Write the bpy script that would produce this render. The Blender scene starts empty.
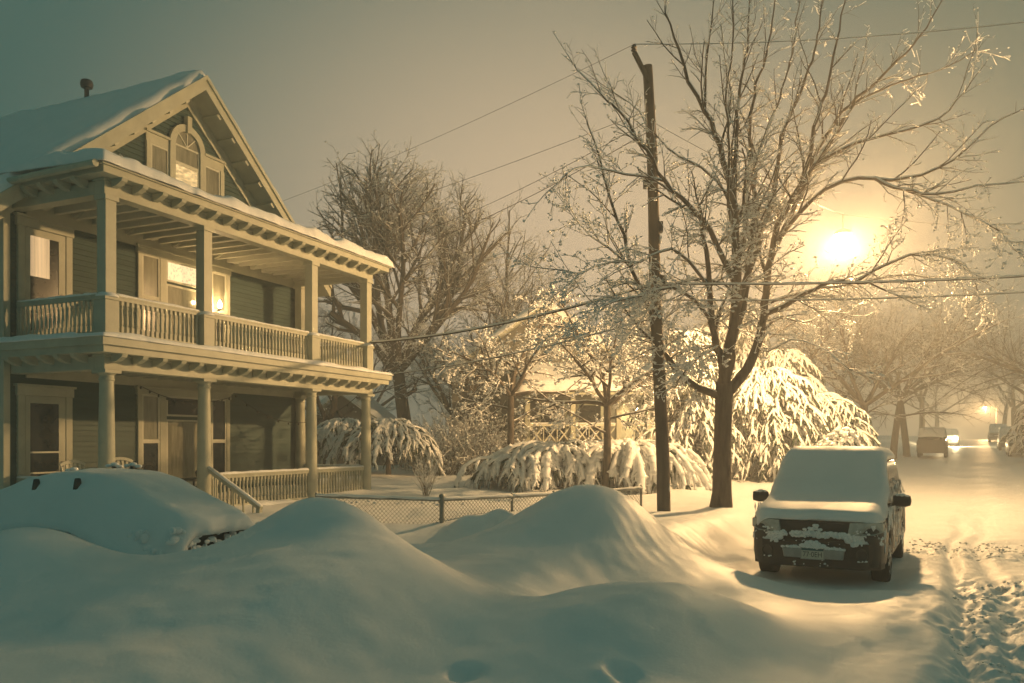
import bpy, math, random
import numpy as np
from mathutils import Vector, Matrix
rnd = random.Random(11)
nrng = np.random.default_rng(5)
C = bpy.context.scene
COL = C.collection
F, CX, HY, CH = 800.0, 512.0, 440.0, 2.05      # pixel focal length, principal column, horizon row, eye height
def at(px, py, Y): return Vector(((px - CX) / F * Y, Y, CH - (py - HY) / F * Y))
def sm(x, a, b):
    t = np.clip((x - a) / (b - a), 0, 1); return t * t * (3 - 2 * t)

# ------------------------------------------------------------------ materials
def mat(name, col, rough=.7, spec=.3, metal=0., var=0., scale=6., bump=0., bscale=40., emit=None, estr=0., stretch=(1, 1, 1), col2=None, coat=0.):
    m = bpy.data.materials.new(name); m.use_nodes = True
    nt = m.node_tree; b = nt.nodes['Principled BSDF']
    b.inputs['Base Color'].default_value = (*col, 1); b.inputs['Roughness'].default_value = rough
    b.inputs['Specular IOR Level'].default_value = spec; b.inputs['Metallic'].default_value = metal
    if coat: b.inputs['Coat Weight'].default_value = coat
    tc = nt.nodes.new('ShaderNodeTexCoord'); mp = nt.nodes.new('ShaderNodeMapping'); mp.inputs['Scale'].default_value = stretch
    nt.links.new(tc.outputs['Object'], mp.inputs['Vector'])
    if var or col2:
        n = nt.nodes.new('ShaderNodeTexNoise'); n.inputs['Scale'].default_value = scale; n.inputs['Detail'].default_value = 5; n.inputs['Roughness'].default_value = .65
        r = nt.nodes.new('ShaderNodeValToRGB'); c2 = col2 or tuple(c * (1 + var) for c in col)
        r.color_ramp.elements[0].position = .32; r.color_ramp.elements[1].position = .68
        r.color_ramp.elements[0].color = (*[c * (1 - var) for c in col], 1); r.color_ramp.elements[1].color = (*c2, 1)
        nt.links.new(mp.outputs[0], n.inputs['Vector']); nt.links.new(n.outputs['Fac'], r.inputs['Fac']); nt.links.new(r.outputs[0], b.inputs['Base Color'])
    if bump:
        n2 = nt.nodes.new('ShaderNodeTexNoise'); n2.inputs['Scale'].default_value = bscale; n2.inputs['Detail'].default_value = 4
        bp = nt.nodes.new('ShaderNodeBump'); bp.inputs['Strength'].default_value = bump; bp.inputs['Distance'].default_value = .02
        nt.links.new(mp.outputs[0], n2.inputs['Vector']); nt.links.new(n2.outputs['Fac'], bp.inputs['Height']); nt.links.new(bp.outputs[0], b.inputs['Normal'])
    if emit:
        b.inputs['Emission Color'].default_value = (*emit, 1); b.inputs['Emission Strength'].default_value = estr
    return m
WARM = (1.0, .60, .20)
M = dict(
    snow=mat('snow', (.80, .82, .83), .55, .25, var=.03, scale=1.3, bump=.25, bscale=55),
    ground_snow=mat('ground_snow', (.80, .82, .83), .5, .3, var=.03, scale=.9, bump=.09, bscale=30),
    siding=mat('siding_paint', (.046, .082, .076), .6, .3, var=.18, scale=2.2, bump=.1, bscale=30, stretch=(.4, 1, 3)),
    trim=mat('trim_paint', (.41, .415, .33), .5, .35, var=.13, scale=2.2, bump=.08, bscale=25),
    ceil=mat('ceiling_paint', (.50, .50, .42), .6, .3, var=.07, scale=3),
    deck=mat('deck_boards', (.16, .15, .13), .7, .2, var=.2, scale=5, stretch=(1, 8, 1)),
    roofing=mat('roofing', (.06, .06, .065), .85, .2, var=.3, scale=8),
    glass=mat('dark_glass', (.012, .016, .018), .14, .5, var=.3, scale=2),
    curtain=mat('curtain_glass', (.22, .22, .17), .12, .5, var=.35, scale=2.2, stretch=(5, 1, .6)),
    black=mat('black_metal', (.02, .022, .024), .45, .4, var=.3, scale=10),
    galv=mat('galvanised', (.20, .22, .21), .45, .4, metal=.7, var=.15, scale=8),
    bark=mat('bark', (.085, .072, .06), .9, .15, var=.45, scale=9, bump=.9, bscale=26, stretch=(1, 1, .22)),
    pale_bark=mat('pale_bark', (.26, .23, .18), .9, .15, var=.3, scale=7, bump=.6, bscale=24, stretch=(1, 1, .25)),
    twig=mat('twig_bark', (.105, .097, .082), .9, .15, var=.3, scale=4),
    pole=mat('pole_wood', (.10, .085, .07), .85, .2, var=.35, scale=6, bump=.5, bscale=30, stretch=(1, 1, .08)),
    needle=mat('evergreen', (.032, .055, .036), .75, .25, var=.35, scale=4),
    stalk=mat('dry_stalk', (.16, .12, .075), .9, .1, var=.3, scale=6),
    paint_dark=mat('car_paint', (.010, .018, .021), .4, .4, var=.2, scale=4),
    paint_grey=mat('far_car_paint', (.05, .05, .05), .35, .5, var=.2, scale=4),
    plastic=mat('black_plastic', (.014, .017, .019), .6, .35, var=.3, scale=12),
    tyre=mat('tyre_rubber', (.012, .014, .015), .85, .2, var=.3, scale=18),
    chrome=mat('dull_chrome', (.35, .36, .36), .3, .5, metal=.9, var=.12, scale=10),
    lamp_glass=mat('headlamp_glass', (.42, .45, .43), .15, .6, var=.2, scale=14),
    plate=mat('plate_white', (.50, .52, .46), .5, .3, var=.05, scale=9),
    plate_blue=mat('plate_band', (.02, .10, .12), .5, .3, var=.1, scale=9),
    ink=mat('plate_ink', (.03, .035, .04), .5, .3, var=.1, scale=9),
    wicker=mat('dark_wicker', (.03, .032, .03), .8, .2, var=.4, scale=30),
    white=mat('white_paint', (.55, .55, .46), .55, .3, var=.05, scale=5),
    neigh=mat('neighbour_siding', (.12, .12, .105), .7, .2, var=.12, scale=2, stretch=(.4, 1, 3)),
    wire=mat('cable_rubber', (.02, .02, .02), .7, .2, var=.2, scale=5),
)
def lit(name, col, s, s2=None, scale=3.0, stretch=(1, 1, 1), thr=(.35, .65), wave=False):
    m = bpy.data.materials.new(name); m.use_nodes = True; nt = m.node_tree; b = nt.nodes['Principled BSDF']
    b.inputs['Base Color'].default_value = (.3, .27, .2, 1); b.inputs['Roughness'].default_value = .15
    b.inputs['Emission Color'].default_value = (*col, 1)
    tc = nt.nodes.new('ShaderNodeTexCoord'); mp = nt.nodes.new('ShaderNodeMapping'); mp.inputs['Scale'].default_value = stretch
    n = nt.nodes.new('ShaderNodeTexVoronoi' if wave else 'ShaderNodeTexNoise'); n.inputs['Scale'].default_value = scale
    mr = nt.nodes.new('ShaderNodeMapRange'); mr.inputs['From Min'].default_value = thr[0]; mr.inputs['From Max'].default_value = thr[1]
    mr.inputs['To Min'].default_value = s if s2 is None else s2; mr.inputs['To Max'].default_value = s
    nt.links.new(tc.outputs['Object'], mp.inputs['Vector']); nt.links.new(mp.outputs[0], n.inputs['Vector'])
    nt.links.new(n.outputs['Distance' if wave else 'Fac'], mr.inputs['Value']); nt.links.new(mr.outputs[0], b.inputs['Emission Strength'])
    return m
M['lit_blind'] = lit('lit_blind', (1, .66, .34), .55, .30, 1.6, (9, 1, .25))
M['lit_leaded'] = lit('lit_leaded_glass', (1, .70, .38), .85, .15, 15, (1, 1, 1), (.05, .42), wave=True)
M['lit_attic'] = lit('lit_attic_glass', (1, .68, .30), .75, .25, 7, (1, 1, 3))
M['bulb'] = lit('lamp_bulb', (1, .68, .33), 34)
M['lens'] = lit('lamp_lens', (1, .70, .32), 220)
M['far_lens'] = lit('far_lamp_lens', (1, .60, .22), 160)
M['head'] = lit('lit_headlamp', (1, .72, .36), 120)

# ------------------------------------------------------------------ mesh helpers
def tag(o, label=None, cat=None, group=None, kind=None):
    for k, v in (('label', label), ('category', cat), ('group', group), ('kind', kind)):
        if v: o[k] = v
    return o
def empty(name, loc, rz=0.):
    o = bpy.data.objects.new(name, None); COL.objects.link(o); o.location = loc; o.rotation_euler = (0, 0, rz); o.empty_display_size = .2; return o
def link(name, me, m, parent=None, loc=None, rot=None, scale=None):
    o = bpy.data.objects.new(name, me); COL.objects.link(o)
    if m is not None and not me.materials: me.materials.append(m)
    if parent: o.parent = parent
    if loc is not None: o.location = loc
    if rot is not None: o.rotation_euler = rot
    if scale is not None: o.scale = scale
    return o
def copy_tree(o, parent=None):
    c = o.copy(); COL.objects.link(c); c.parent = parent
    for ch in list(o.children): copy_tree(ch, c)
    return c
def mesh_np(name, V, faces, smooth=True):
    """faces: list of int arrays (m,k)"""
    me = bpy.data.meshes.new(name); V = np.asarray(V, dtype=np.float32)
    me.vertices.add(len(V)); me.vertices.foreach_set('co', V.ravel())
    idx = np.concatenate([f.ravel() for f in faces]).astype(np.int32)
    st, s0 = [], 0
    for f in faces:
        m_, k = f.shape; st.append(s0 + np.arange(m_) * k); s0 += m_ * k
    st = np.concatenate(st).astype(np.int32)
    me.loops.add(len(idx)); me.loops.foreach_set('vertex_index', idx)
    me.polygons.add(len(st)); me.polygons.foreach_set('loop_start', st)
    me.update(calc_edges=True)
    if smooth: me.polygons.foreach_set('use_smooth', np.ones(len(st), dtype=bool))
    me.validate(); return me
class MB:
    def __init__(s): s.v = []; s.f = []
    def quadbox(s, c8):
        b = len(s.v); s.v += [tuple(p) for p in c8]
        s.f += [tuple(b + i for i in q) for q in ((0, 3, 2, 1), (4, 5, 6, 7), (0, 1, 5, 4), (1, 2, 6, 5), (2, 3, 7, 6), (3, 0, 4, 7))]; return s
    def box(s, x0, x1, y0, y1, z0, z1):
        return s.quadbox([(x0, y0, z0), (x1, y0, z0), (x1, y1, z0), (x0, y1, z0), (x0, y0, z1), (x1, y0, z1), (x1, y1, z1), (x0, y1, z1)])
    def bar(s, a, b, w, h, up=(0, 0, 1)):
        a = Vector(a); b = Vector(b); d = (b - a).normalized(); u = Vector(up)
        r = d.cross(u)
        if r.length < 1e-4: r = d.cross(Vector((0, 1, 0)))
        r.normalize(); u = r.cross(d).normalized(); r = r * w / 2; u = u * h / 2
        return s.quadbox([a - r - u, a + r - u, b + r - u, b - r - u, a - r + u, a + r + u, b + r + u, b - r + u])
    def poly(s, pts):
        b = len(s.v); s.v += [tuple(p) for p in pts]; s.f.append(tuple(range(b, b + len(pts)))); return s
    def prism(s, pts, off):
        n = len(pts); b = len(s.v); off = Vector(off)
        s.v += [tuple(p) for p in pts] + [tuple(Vector(p) + off) for p in pts]
        s.f.append(tuple(range(b + n - 1, b - 1, -1))); s.f.append(tuple(range(b + n, b + 2 * n)))
        for i in range(n): j = (i + 1) % n; s.f.append((b + i, b + j, b + n + j, b + n + i))
        return s
    def tube(s, pts, rad, n=8, cap=True, squash=1.0):
        pts = [Vector(p) for p in pts]
        if not hasattr(rad, '__len__'): rad = [rad] * len(pts)
        b = len(s.v); pr = None
        for i, p in enumerate(pts):
            d = (pts[min(i + 1, len(pts) - 1)] - pts[max(i - 1, 0)]).normalized()
            if pr is None:
                pr = d.cross(Vector((0, 0, 1)))
                if pr.length < 1e-3: pr = d.cross(Vector((0, 1, 0)))
            pr = (pr - d * pr.dot(d)).normalized(); q = pr.cross(d)
            for k in range(n):
                a = 2 * math.pi * k / n; s.v.append(tuple(p + pr * (math.cos(a) * rad[i]) + q * (math.sin(a) * rad[i] * squash)))
        for i in range(len(pts) - 1):
            for k in range(n):
                k2 = (k + 1) % n; s.f.append((b + i * n + k, b + i * n + k2, b + (i + 1) * n + k2, b + (i + 1) * n + k))
        if cap:
            s.f.append(tuple(b + k for k in range(n - 1, -1, -1))); e = b + (len(pts) - 1) * n; s.f.append(tuple(e + k for k in range(n)))
        return s
    def lathe(s, prof, n=12, c=(0, 0, 0)):
        b = len(s.v)
        for r, z in prof:
            for k in range(n):
                a = 2 * math.pi * k / n; s.v.append((c[0] + r * math.cos(a), c[1] + r * math.sin(a), c[2] + z))
        for i in range(len(prof) - 1):
            for k in range(n):
                k2 = (k + 1) % n; s.f.append((b + i * n + k, b + i * n + k2, b + (i + 1) * n + k2, b + (i + 1) * n + k))
        s.f.append(tuple(b + k for k in range(n - 1, -1, -1))); e = b + (len(prof) - 1) * n; s.f.append(tuple(e + k for k in range(n)))
        return s
    def mesh(s, name, smooth=None):
        me = bpy.data.meshes.new(name); me.from_pydata(s.v, [], s.f); me.update()
        if smooth:
            me.polygons.foreach_set('use_smooth', [True] * len(me.polygons))
            if smooth != 'all': me.set_sharp_from_angle(angle=math.radians(smooth))
        return me
    def build(s, name, m, parent=None, smooth=None, bevel=0.):
        o = link(name, s.mesh(name, smooth), m, parent)
        if bevel:
            bv = o.modifiers.new('bevel', 'BEVEL'); bv.width = bevel; bv.segments = 2; bv.limit_method = 'ANGLE'
        return o

# ---- many tapered sticks / lumps at once
def sticks(P0, P1, R0, R1, n, flat=1.0):
    P0 = np.asarray(P0, float); P1 = np.asarray(P1, float); R0 = np.asarray(R0, float); R1 = np.asarray(R1, float)
    d = P1 - P0; d /= (np.linalg.norm(d, axis=1, keepdims=True) + 1e-9)
    ref = np.where(np.abs(d[:, 2:3]) > .95, np.array([[1., 0, 0]]), np.array([[0, 0, 1.]]))
    u = np.cross(d, ref); u /= (np.linalg.norm(u, axis=1, keepdims=True) + 1e-9); w = np.cross(u, d)
    a = 2 * np.pi * np.arange(n) / n + .4
    ring = u[:, None] * np.cos(a)[None, :, None] + w[:, None] * (flat * np.sin(a))[None, :, None]
    V = np.concatenate([P0[:, None] + ring * R0[:, None, None], P1[:, None] + ring * R1[:, None, None]], 1)
    base = (np.arange(len(P0)) * 2 * n)[:, None]; k = np.arange(n); k2 = (k + 1) % n
    Q = np.stack([base + k, base + k2, base + n + k2, base + n + k], -1).reshape(-1, 4)
    caps = [np.concatenate([base + n + k, ], 1)]
    return V.reshape(-1, 3), Q, caps[0] if n > 2 else None
OCT = np.array([[1, 0, 0], [-1, 0, 0], [0, 1, 0], [0, -1, 0], [0, 0, 1], [0, 0, -1]], float)
OCF = np.array([[0, 2, 4], [2, 1, 4], [1, 3, 4], [3, 0, 4], [2, 0, 5], [1, 2, 5], [3, 1, 5], [0, 3, 5]])
def lumps(P, S, jit=.3):
    """P (n,3) centres, S (n,3) radii -> little irregular lumps"""
    P = np.asarray(P, float); S = np.asarray(S, float); n = len(P)
    th = nrng.uniform(0, 2 * np.pi, n); c, s_ = np.cos(th), np.sin(th)
    V = OCT[None] * (1 + nrng.uniform(-jit, jit, (n, 6, 1))) + nrng.uniform(-jit, jit, (n, 6, 3)) * .6
    V = V * S[:, None]
    X = V[:, :, 0] * c[:, None] - V[:, :, 1] * s_[:, None]; Y = V[:, :, 0] * s_[:, None] + V[:, :, 1] * c[:, None]
    V = np.stack([X, Y, V[:, :, 2]], -1) + P[:, None]
    Fc = (np.arange(n) * 6)[:, None, None] + OCF[None]
    return V.reshape(-1, 3), Fc.reshape(-1, 3)
class Soup:
    def __init__(s): s.V = []; s.F = []; s.n = 0
    def add(s, V, *Fs):
        s.V.append(V)
        for f in Fs:
            if f is not None and len(f): s.F.append(f + s.n)
        s.n += len(V); return s
    def mesh(s, name, smooth=True): return mesh_np(name, np.concatenate(s.V), s.F, smooth)

# ---- value noise
def vnoise(x, y, seed=0):
    xi = np.floor(x).astype(np.int64); yi = np.floor(y).astype(np.int64); fx = x - xi; fy = y - yi
    fx = fx * fx * fx * (fx * (fx * 6 - 15) + 10); fy = fy * fy * fy * (fy * (fy * 6 - 15) + 10)
    def h(a, b):
        n = (a * 374761393 + b * 668265263 + seed * 974634777) & 0x7fffffff
        n = ((n ^ (n >> 13)) * 1274126177) & 0x7fffffff
        return ((n ^ (n >> 16)) & 0xffff) / 65535.0
    return (h(xi, yi) * (1 - fx) + h(xi + 1, yi) * fx) * (1 - fy) + (h(xi, yi + 1) * (1 - fx) + h(xi + 1, yi + 1) * fx) * fy - .5
def fbm(x, y, f, o, seed=0):
    s = 0; a = 1.
    for i in range(o): s = s + a * vnoise(x * f + 17.3 * i, y * f - 9.1 * i, seed + i); a *= .5; f *= 2.1
    return s
LAMP_E, FAR_E, HEAD_E = 9600, 16000, 600
HAZE_D, HAZE_G = .0070, .22
GLOW_AZ, GLOW_W = 1, 38
DOME, GLOWC = (.030, .082, .071), (.57, .42, .27)
EXPOSURE = 0.55
# ------------------------------------------------------------------ terrain
DS = np.array((.492, .870)); NS = np.array((.870, -.492)); P0 = np.array((3.45, 12.95))   # street direction, its right normal, kerb point
def tr(x, y): return (x - P0[0]) * DS[0] + (y - P0[1]) * DS[1], (x - P0[0]) * NS[0] + (y - P0[1]) * NS[1]
def along(t, r): p = P0 + DS * t + NS * r; return float(p[0]), float(p[1])
def bump2(x, y, cx, cy, rx, ry, amp, rot=0., pw=2.0):
    c, s = math.cos(rot), math.sin(rot); u = ((x - cx) * c + (y - cy) * s) / rx; v = (-(x - cx) * s + (y - cy) * c) / ry
    return amp * np.exp(-np.power(u * u + v * v + 1e-9, pw / 2))
def H(x, y):
    x = np.asarray(x, float); y = np.asarray(y, float); t, r = tr(x, y)
    left = sm(-r, .15, 1.5) * .46 + np.clip(-r - 3, 0, 30) * .022
    right = sm(r, 7.9, 9.2) * .45 + np.clip(r - 10, 0, 30) * .02
    rise = .027 * np.clip(np.log1p(np.exp((np.clip(t, -50, 90) - 14) / 3)) * 3, 0, 78)
    z = left + right + rise
    # ploughed kerb bank beside the parked car
    z = z + .12 * np.exp(-((r + .9) / .6) ** 2) * sm(t, -4, -1) * (1 - sm(t, 4, 9))
    # broad foreground drift across the parking lane
    fall = 1 - sm(r, .7, 2.7)
    crest = 7.35 + .25 * np.sin(x * .9) - .12 * np.clip(x, -6, 0)
    fr = np.where(y < crest, np.exp(-((y - crest) / 2.1) ** 2), np.exp(-((y - crest) / 1.25) ** 2))
    z = z + (.47 - .09 * sm(-x, 1.2, 4.5)) * fr * fall - bump2(x, y, -.75, 8.6, .7, 1.0, .16)
    z = z + .45 * np.exp(-((r - .75) / .9) ** 2) * np.exp(-((y - 7.4) / 1.0) ** 2) * .45
    # tall bank on the left (two shoulders) and the low one in front of the buried car
    z = z + bump2(x, y, -2.3, 9.1, .98, 1.25, .84, .5, 1.8) + bump2(x, y, -1.5, 8.5, .7, .95, .26, .6)
    z = z + bump2(x, y, -4.95, 8.1, .75, .9, .30) + bump2(x, y, -1.0, 5.2, 1.2, .7, .10)
    # cone shaped heap by the driveway
    z = z + bump2(x, y, 1.05, 12.1, 1.36, 1.55, .89, 0, 1.7) + bump2(x, y, 2.35, 11.6, 1.0, 1.2, .16)
    # trodden walk in front of the fence, and the two lumps beside the fence post
    z = z - bump2(x, y, -1.9, 13.7, 1.9, 1.2, .42) + bump2(x, y, -.85, 14.75, .33, .3, .24) + bump2(x, y, -.25, 14.95, .36, .3, .26)
    # boulevard hump under the maple
    z = z + bump2(x, y, 5.6, 20, 2.2, 2.5, .14) + bump2(x, y, 3.1, 15.2, 1.1, 1.3, .10)
    # rolling unevenness
    z = z + (fbm(x, y, .35, 3, 3) * .16 + fbm(x, y, 1.3, 3, 8) * .04 + fbm(x, y, 3.1, 4, 12) * .007) * (1 - .65 * sm(r, .5, 2.5) * (1 - sm(r, 8, 9)))
    # street: packed lane with an edge, churned slush to its right, wheel tracks further on
    rr = r + fbm(x, y, .8, 3, 21) * .22
    churn = sm(rr, 3.15, 3.32) * (1 - sm(t, 0.3, 1.6)) * (1 - sm(r, 8, 8.6))
    z = z + .09 * (1 - sm(rr, 3.05, 3.3)) * sm(r, 1.6, 2.8) * (1 - sm(t, .5, 3))
    cl = fbm(x, y, 2.4, 5, 31)
    z = z + churn * (np.abs(cl) * .13 + fbm(x, y, 9, 3, 41) * .06 - .03)
    # long furrows that passing wheels left along the street
    wav = np.sin(t * .35) * .12
    for c_, w_, d_ in ((3.30, .10, .09), (3.75, .13, .07), (4.85, .13, .08), (5.3, .14, .07), (6.1, .12, .05)):
        z = z - d_ * np.exp(-((r + wav + fbm(x, y, .5, 2, 55) * .25 - c_) / w_) ** 2) * sm(t, -9, -4) * (1 - sm(t, 40, 70))
    # rough band where a vehicle turned across the lane, behind the parked car
    band = np.exp(-((t - 4.6 + .25 * r) / .8) ** 2) * sm(r, 2.2, 2.7) * (1 - sm(r, 4.2, 4.8))
    z = z - band * np.abs(fbm(x, y, 2.2, 4, 61)) * .22
    z = z + (fbm(x, y, 3.5, 3, 71) * .03) * sm(r, 1.5, 3) * (1 - sm(r, 8, 9))
    # scraped ledge between the heap and the car
    led = np.exp(-((r + .55) / .42) ** 2) * np.exp(-((t + .6) / 1.5) ** 2)
    z = z + led * (.022 * np.sin((t * 1.0 + r * .5) * 26 + 4 * fbm(x, y, 1.6, 2, 81)) * .5 + fbm(x, y, 4, 2, 91) * .06)
    car = sm(r, .1, .6) * (1 - sm(r, 2.4, 2.9)) * sm(t, -1.5, -.8) * (1 - sm(t, 4.6, 5.4))      # packed flat under the parked car
    z = z * (1 - car) + (-.06 + fbm(x, y, 1.5, 3, 95) * .03) * car
    # old footprints in the foreground
    for fx_, fy_, a_ in ((-.36, 6.05, .11), (.84, 6.10, .11), (.72, 6.04, -.05)):
        z = z - bump2(x, y, fx_, fy_, .12, .10, a_, .3, 2.6)
    return z
def h1(x, y): return float(H(np.array([x]), np.array([y]))[0])

def axis(core0, core1, step, lo, hi, g=1.10):
    a = list(np.arange(core0, core1 + 1e-6, step)); s = step; v = core1
    while v < hi: s = min(s * g, 6); v += s; a.append(v)
    s = step; v = core0
    while v > lo: s = min(s * g, 6); v -= s; a.insert(0, v)
    return np.array(a)
gx = axis(-6.4, 8.2, .045, -150, 190, 1.06); gy = axis(4.4, 15.5, .045, -22, 300, 1.045)
GX, GY = np.meshgrid(gx, gy); GZ = H(GX, GY)
NX, NY = len(gx), len(gy)
dzx = np.gradient(GZ, gx, axis=1); dzy = np.gradient(GZ, gy, axis=0)
GN = np.stack([-dzx, -dzy, np.ones_like(GZ)], -1); GN /= np.linalg.norm(GN, axis=-1, keepdims=True)
GV = np.stack([GX, GY, GZ], -1).reshape(-1, 3); GNf = GN.reshape(-1, 3)
ii = (np.arange(NY - 1)[:, None] * NX + np.arange(NX - 1)[None, :]).ravel()
GQ = np.stack([ii, ii + 1, ii + NX + 1, ii + NX], 1)
cxq = GV[GQ].mean(1); tq, rq = tr(cxq[:, 0], cxq[:, 1])
heap = np.hypot((cxq[:, 0] - 1.15) / 2.0, (cxq[:, 1] - 11.9) / 1.8) < 1
bankA = (np.hypot((cxq[:, 0] + 2.4) / 2.2, (cxq[:, 1] - 8.9) / 1.7) < 1) & ~heap
street = (rq > .15) & (rq < 8.1) & (cxq[:, 1] > 2) & ~heap & ~bankA & ~((cxq[:, 1] < 9.6) & (rq < 2.3))
for nm, msk in (('street', street), ('snow_bank', heap), ('snow_bank', bankA), ('ground', ~(heap | bankA | street))):
    q = GQ[msk]; u, inv = np.unique(q, return_inverse=True)
    me = mesh_np(nm, GV[u], [inv.reshape(q.shape)])
    me.normals_split_custom_set_from_vertices(GNf[u])
    o = link(nm, me, M['ground_snow']); o['kind'] = 'structure'
# broken clods thrown up in the slush of the wheel tracks
P, S = [], []
for _ in range(1300):
    t_ = rnd.uniform(-8.5, .8); r_ = rnd.uniform(3.25, 6.4); x_, y_ = along(t_, r_)
    if vnoise(np.array([x_ * 1.3]), np.array([y_ * 1.3]), 5)[0] < -.02: continue
    s_ = rnd.choice((.012, .015, .02, .025, .03, .045)) * rnd.uniform(.7, 1.2); P.append((x_, y_, h1(x_, y_) + s_ * .2)); S.append((s_ * 1.2, s_, s_ * .75))
for _ in range(160):
    t_ = rnd.uniform(3.4, 5.6); r_ = rnd.uniform(2.4, 4.4); x_, y_ = along(t_, r_)
    s_ = rnd.uniform(.015, .04); P.append((x_, y_, h1(x_, y_) + s_ * .2)); S.append((s_ * 1.3, s_, s_ * .7))
V, Fc = lumps(P, S)
link('snow_clods', mesh_np('snow_clods', V, [Fc], smooth=True), M['ground_snow'])['kind'] = 'stuff'
# ------------------------------------------------------------------ the big porch house
HR = math.atan2(.917, .399)
house = empty('house', (-7.6, 15.0, 0), HR)
tag(house, 'large grey green clapboard house with two storey columned porch and snowy gable roof', 'house')
HM = house.matrix_basis.copy()
def hw(x, y, z=0): return Matrix.Translation((-7.6, 15., 0)) @ Matrix.Rotation(HR, 4, 'Z') @ Vector((x, y, z))
L, D = 8.58, 2.5                    # porch length, porch depth
Z1, B1, Z2, B2, SOF = .45, 3.36, 3.95, 6.62, 7.0
WX0, WX1, WY = -.28, 8.80, D
APX, APZ, SL = 4.35, 11.02, .845
def roofz(x): return APZ - SL * abs(x - APX)
# walls
w = MB()
w.prism([(WX0, WY, -.3), (WX1, WY, -.3), (WX1, WY, roofz(WX1) - .25), (APX, WY, APZ - .25), (WX0, WY, roofz(WX0) - .25)], (0, 11.5, 0))
wall = w.build('wall', M['siding'], house)
cb = MB(); z = .3
while z < APZ - .35:
    zt = z + .115
    hw_ = min(4.55, (APZ - .30 - zt) / SL)
    xa, xb = max(WX0 + .02, APX - hw_), min(WX1 - .02, APX + hw_)
    cb.quadbox([(xa, WY - .029, z), (xb, WY - .029, z), (xb, WY + .01, z), (xa, WY + .01, z), (xa, WY - .004, zt), (xb, WY - .004, zt), (xb, WY + .01, zt), (xa, WY + .01, zt)])
    z = zt
z = .3
while z < 7.0:      # side wall facing the camera's left
    zt = z + .115
    cb.quadbox([(WX0 - .029, WY + 11.4, z), (WX0 - .029, WY + .02, z), (WX0 + .01, WY + .02, z), (WX0 + .01, WY + 11.4, z), (WX0 - .004, WY + 11.4, zt), (WX0 - .004, WY + .02, zt), (WX0 + .01, WY + .02, zt), (WX0 + .01, WY + 11.4, zt)])
    z = zt
cb.build('clapboards', M['siding'], wall)
cbd = MB()
for x0, x1 in ((WX0 - .035, WX0 + .10), (WX1 - .22, WX1 + .035)):
    cbd = MB().box(x0, x1, WY - .05, WY + (.5 if x0 < 0 else .2), .2, 6.9); cbd.build('corner_board', M['trim'], wall)

# main roof: two thick slabs, snow, rake boards, brackets under the rake
def slab(mb, x0, x1, y0, y1, za, zb, th):
    mb.quadbox([(x0, y0, za - th), (x1, y0, zb - th), (x1, y1, zb - th), (x0, y1, za - th), (x0, y0, za), (x1, y0, zb), (x1, y1, zb), (x0, y1, za)])
RX0, RX1, RY0, RY1 = WX0 - .62, WX1 + .62, WY - .62, WY + 12.0
r = MB(); slab(r, RX0, APX, RY0, RY1, roofz(RX0), APZ, .13); slab(r, APX, RX1, RY0, RY1, APZ, roofz(RX1), .13)
roof = r.build('roof', M['roofing'], house)
def snow_slab(name, parent, nx, ny, fx, fy, fz, th, seed, edge=.16, amp=.05):
    """thick rounded snow blanket: (u,v) grid -> top and underside"""
    us = np.linspace(0, 1, nx); vs = np.linspace(0, 1, ny); U, Vv = np.meshgrid(us, vs)
    X, Y = fx(U, Vv), fy(U, Vv); Z = fz(U, Vv)
    lx = np.ptp(X) + 1e-6; ly = np.ptp(Y) + 1e-6
    d = np.minimum(np.minimum(U, 1 - U) * lx, np.minimum(Vv, 1 - Vv) * ly)
    e = np.sqrt(np.clip(1 - (1 - np.clip(d / edge, 0, 1)) ** 2, 0, 1))
    n = fbm(X * 1.0 + seed, Y * 1.0, 1.2, 4, seed) * amp
    T = Z + th * e * (1 + n * 3) + n * e
    jit = fbm(X + seed * 3, Y, 3.2, 3, seed + 5) * .07 * (d < .05)
    # push the outer verts out unevenly so that the edge is not ruled
    V1 = np.stack([X + jit, Y + jit, T], -1).reshape(-1, 3); V2 = np.stack([X + jit, Y + jit, Z + .004 - .03 * (d < 1e-6)], -1).reshape(-1, 3)
    i = (np.arange(ny - 1)[:, None] * nx + np.arange(nx - 1)[None]).ravel(); Q = np.stack([i, i + 1, i + nx + 1, i + nx], 1)
    m = nx * ny; per = list(range(nx)) + [nx * k + nx - 1 for k in range(1, ny)] + [m - 1 - k for k in range(1, nx)] + [nx * k for k in range(ny - 2, 0, -1)]
    per = np.array(per); nx_ = np.roll(per, -1); W = np.stack([per + m, nx_ + m, nx_, per], 1)
    return link(name, mesh_np(name, np.concatenate([V1, V2]), [Q, Q[:, ::-1] + m, W]), M['snow'], parent)
snow_slab('snow_cover', roof, 60, 90, lambda u, v: RX0 - .06 + u * (RX1 - RX0 + .12), lambda u, v: RY0 - .05 + v * (RY1 - RY0), lambda u, v: APZ - SL * np.sqrt((RX0 - .06 + u * (RX1 - RX0 + .12) - APX) ** 2 + .01) + .02, .26, 3)
rk = MB()
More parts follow.
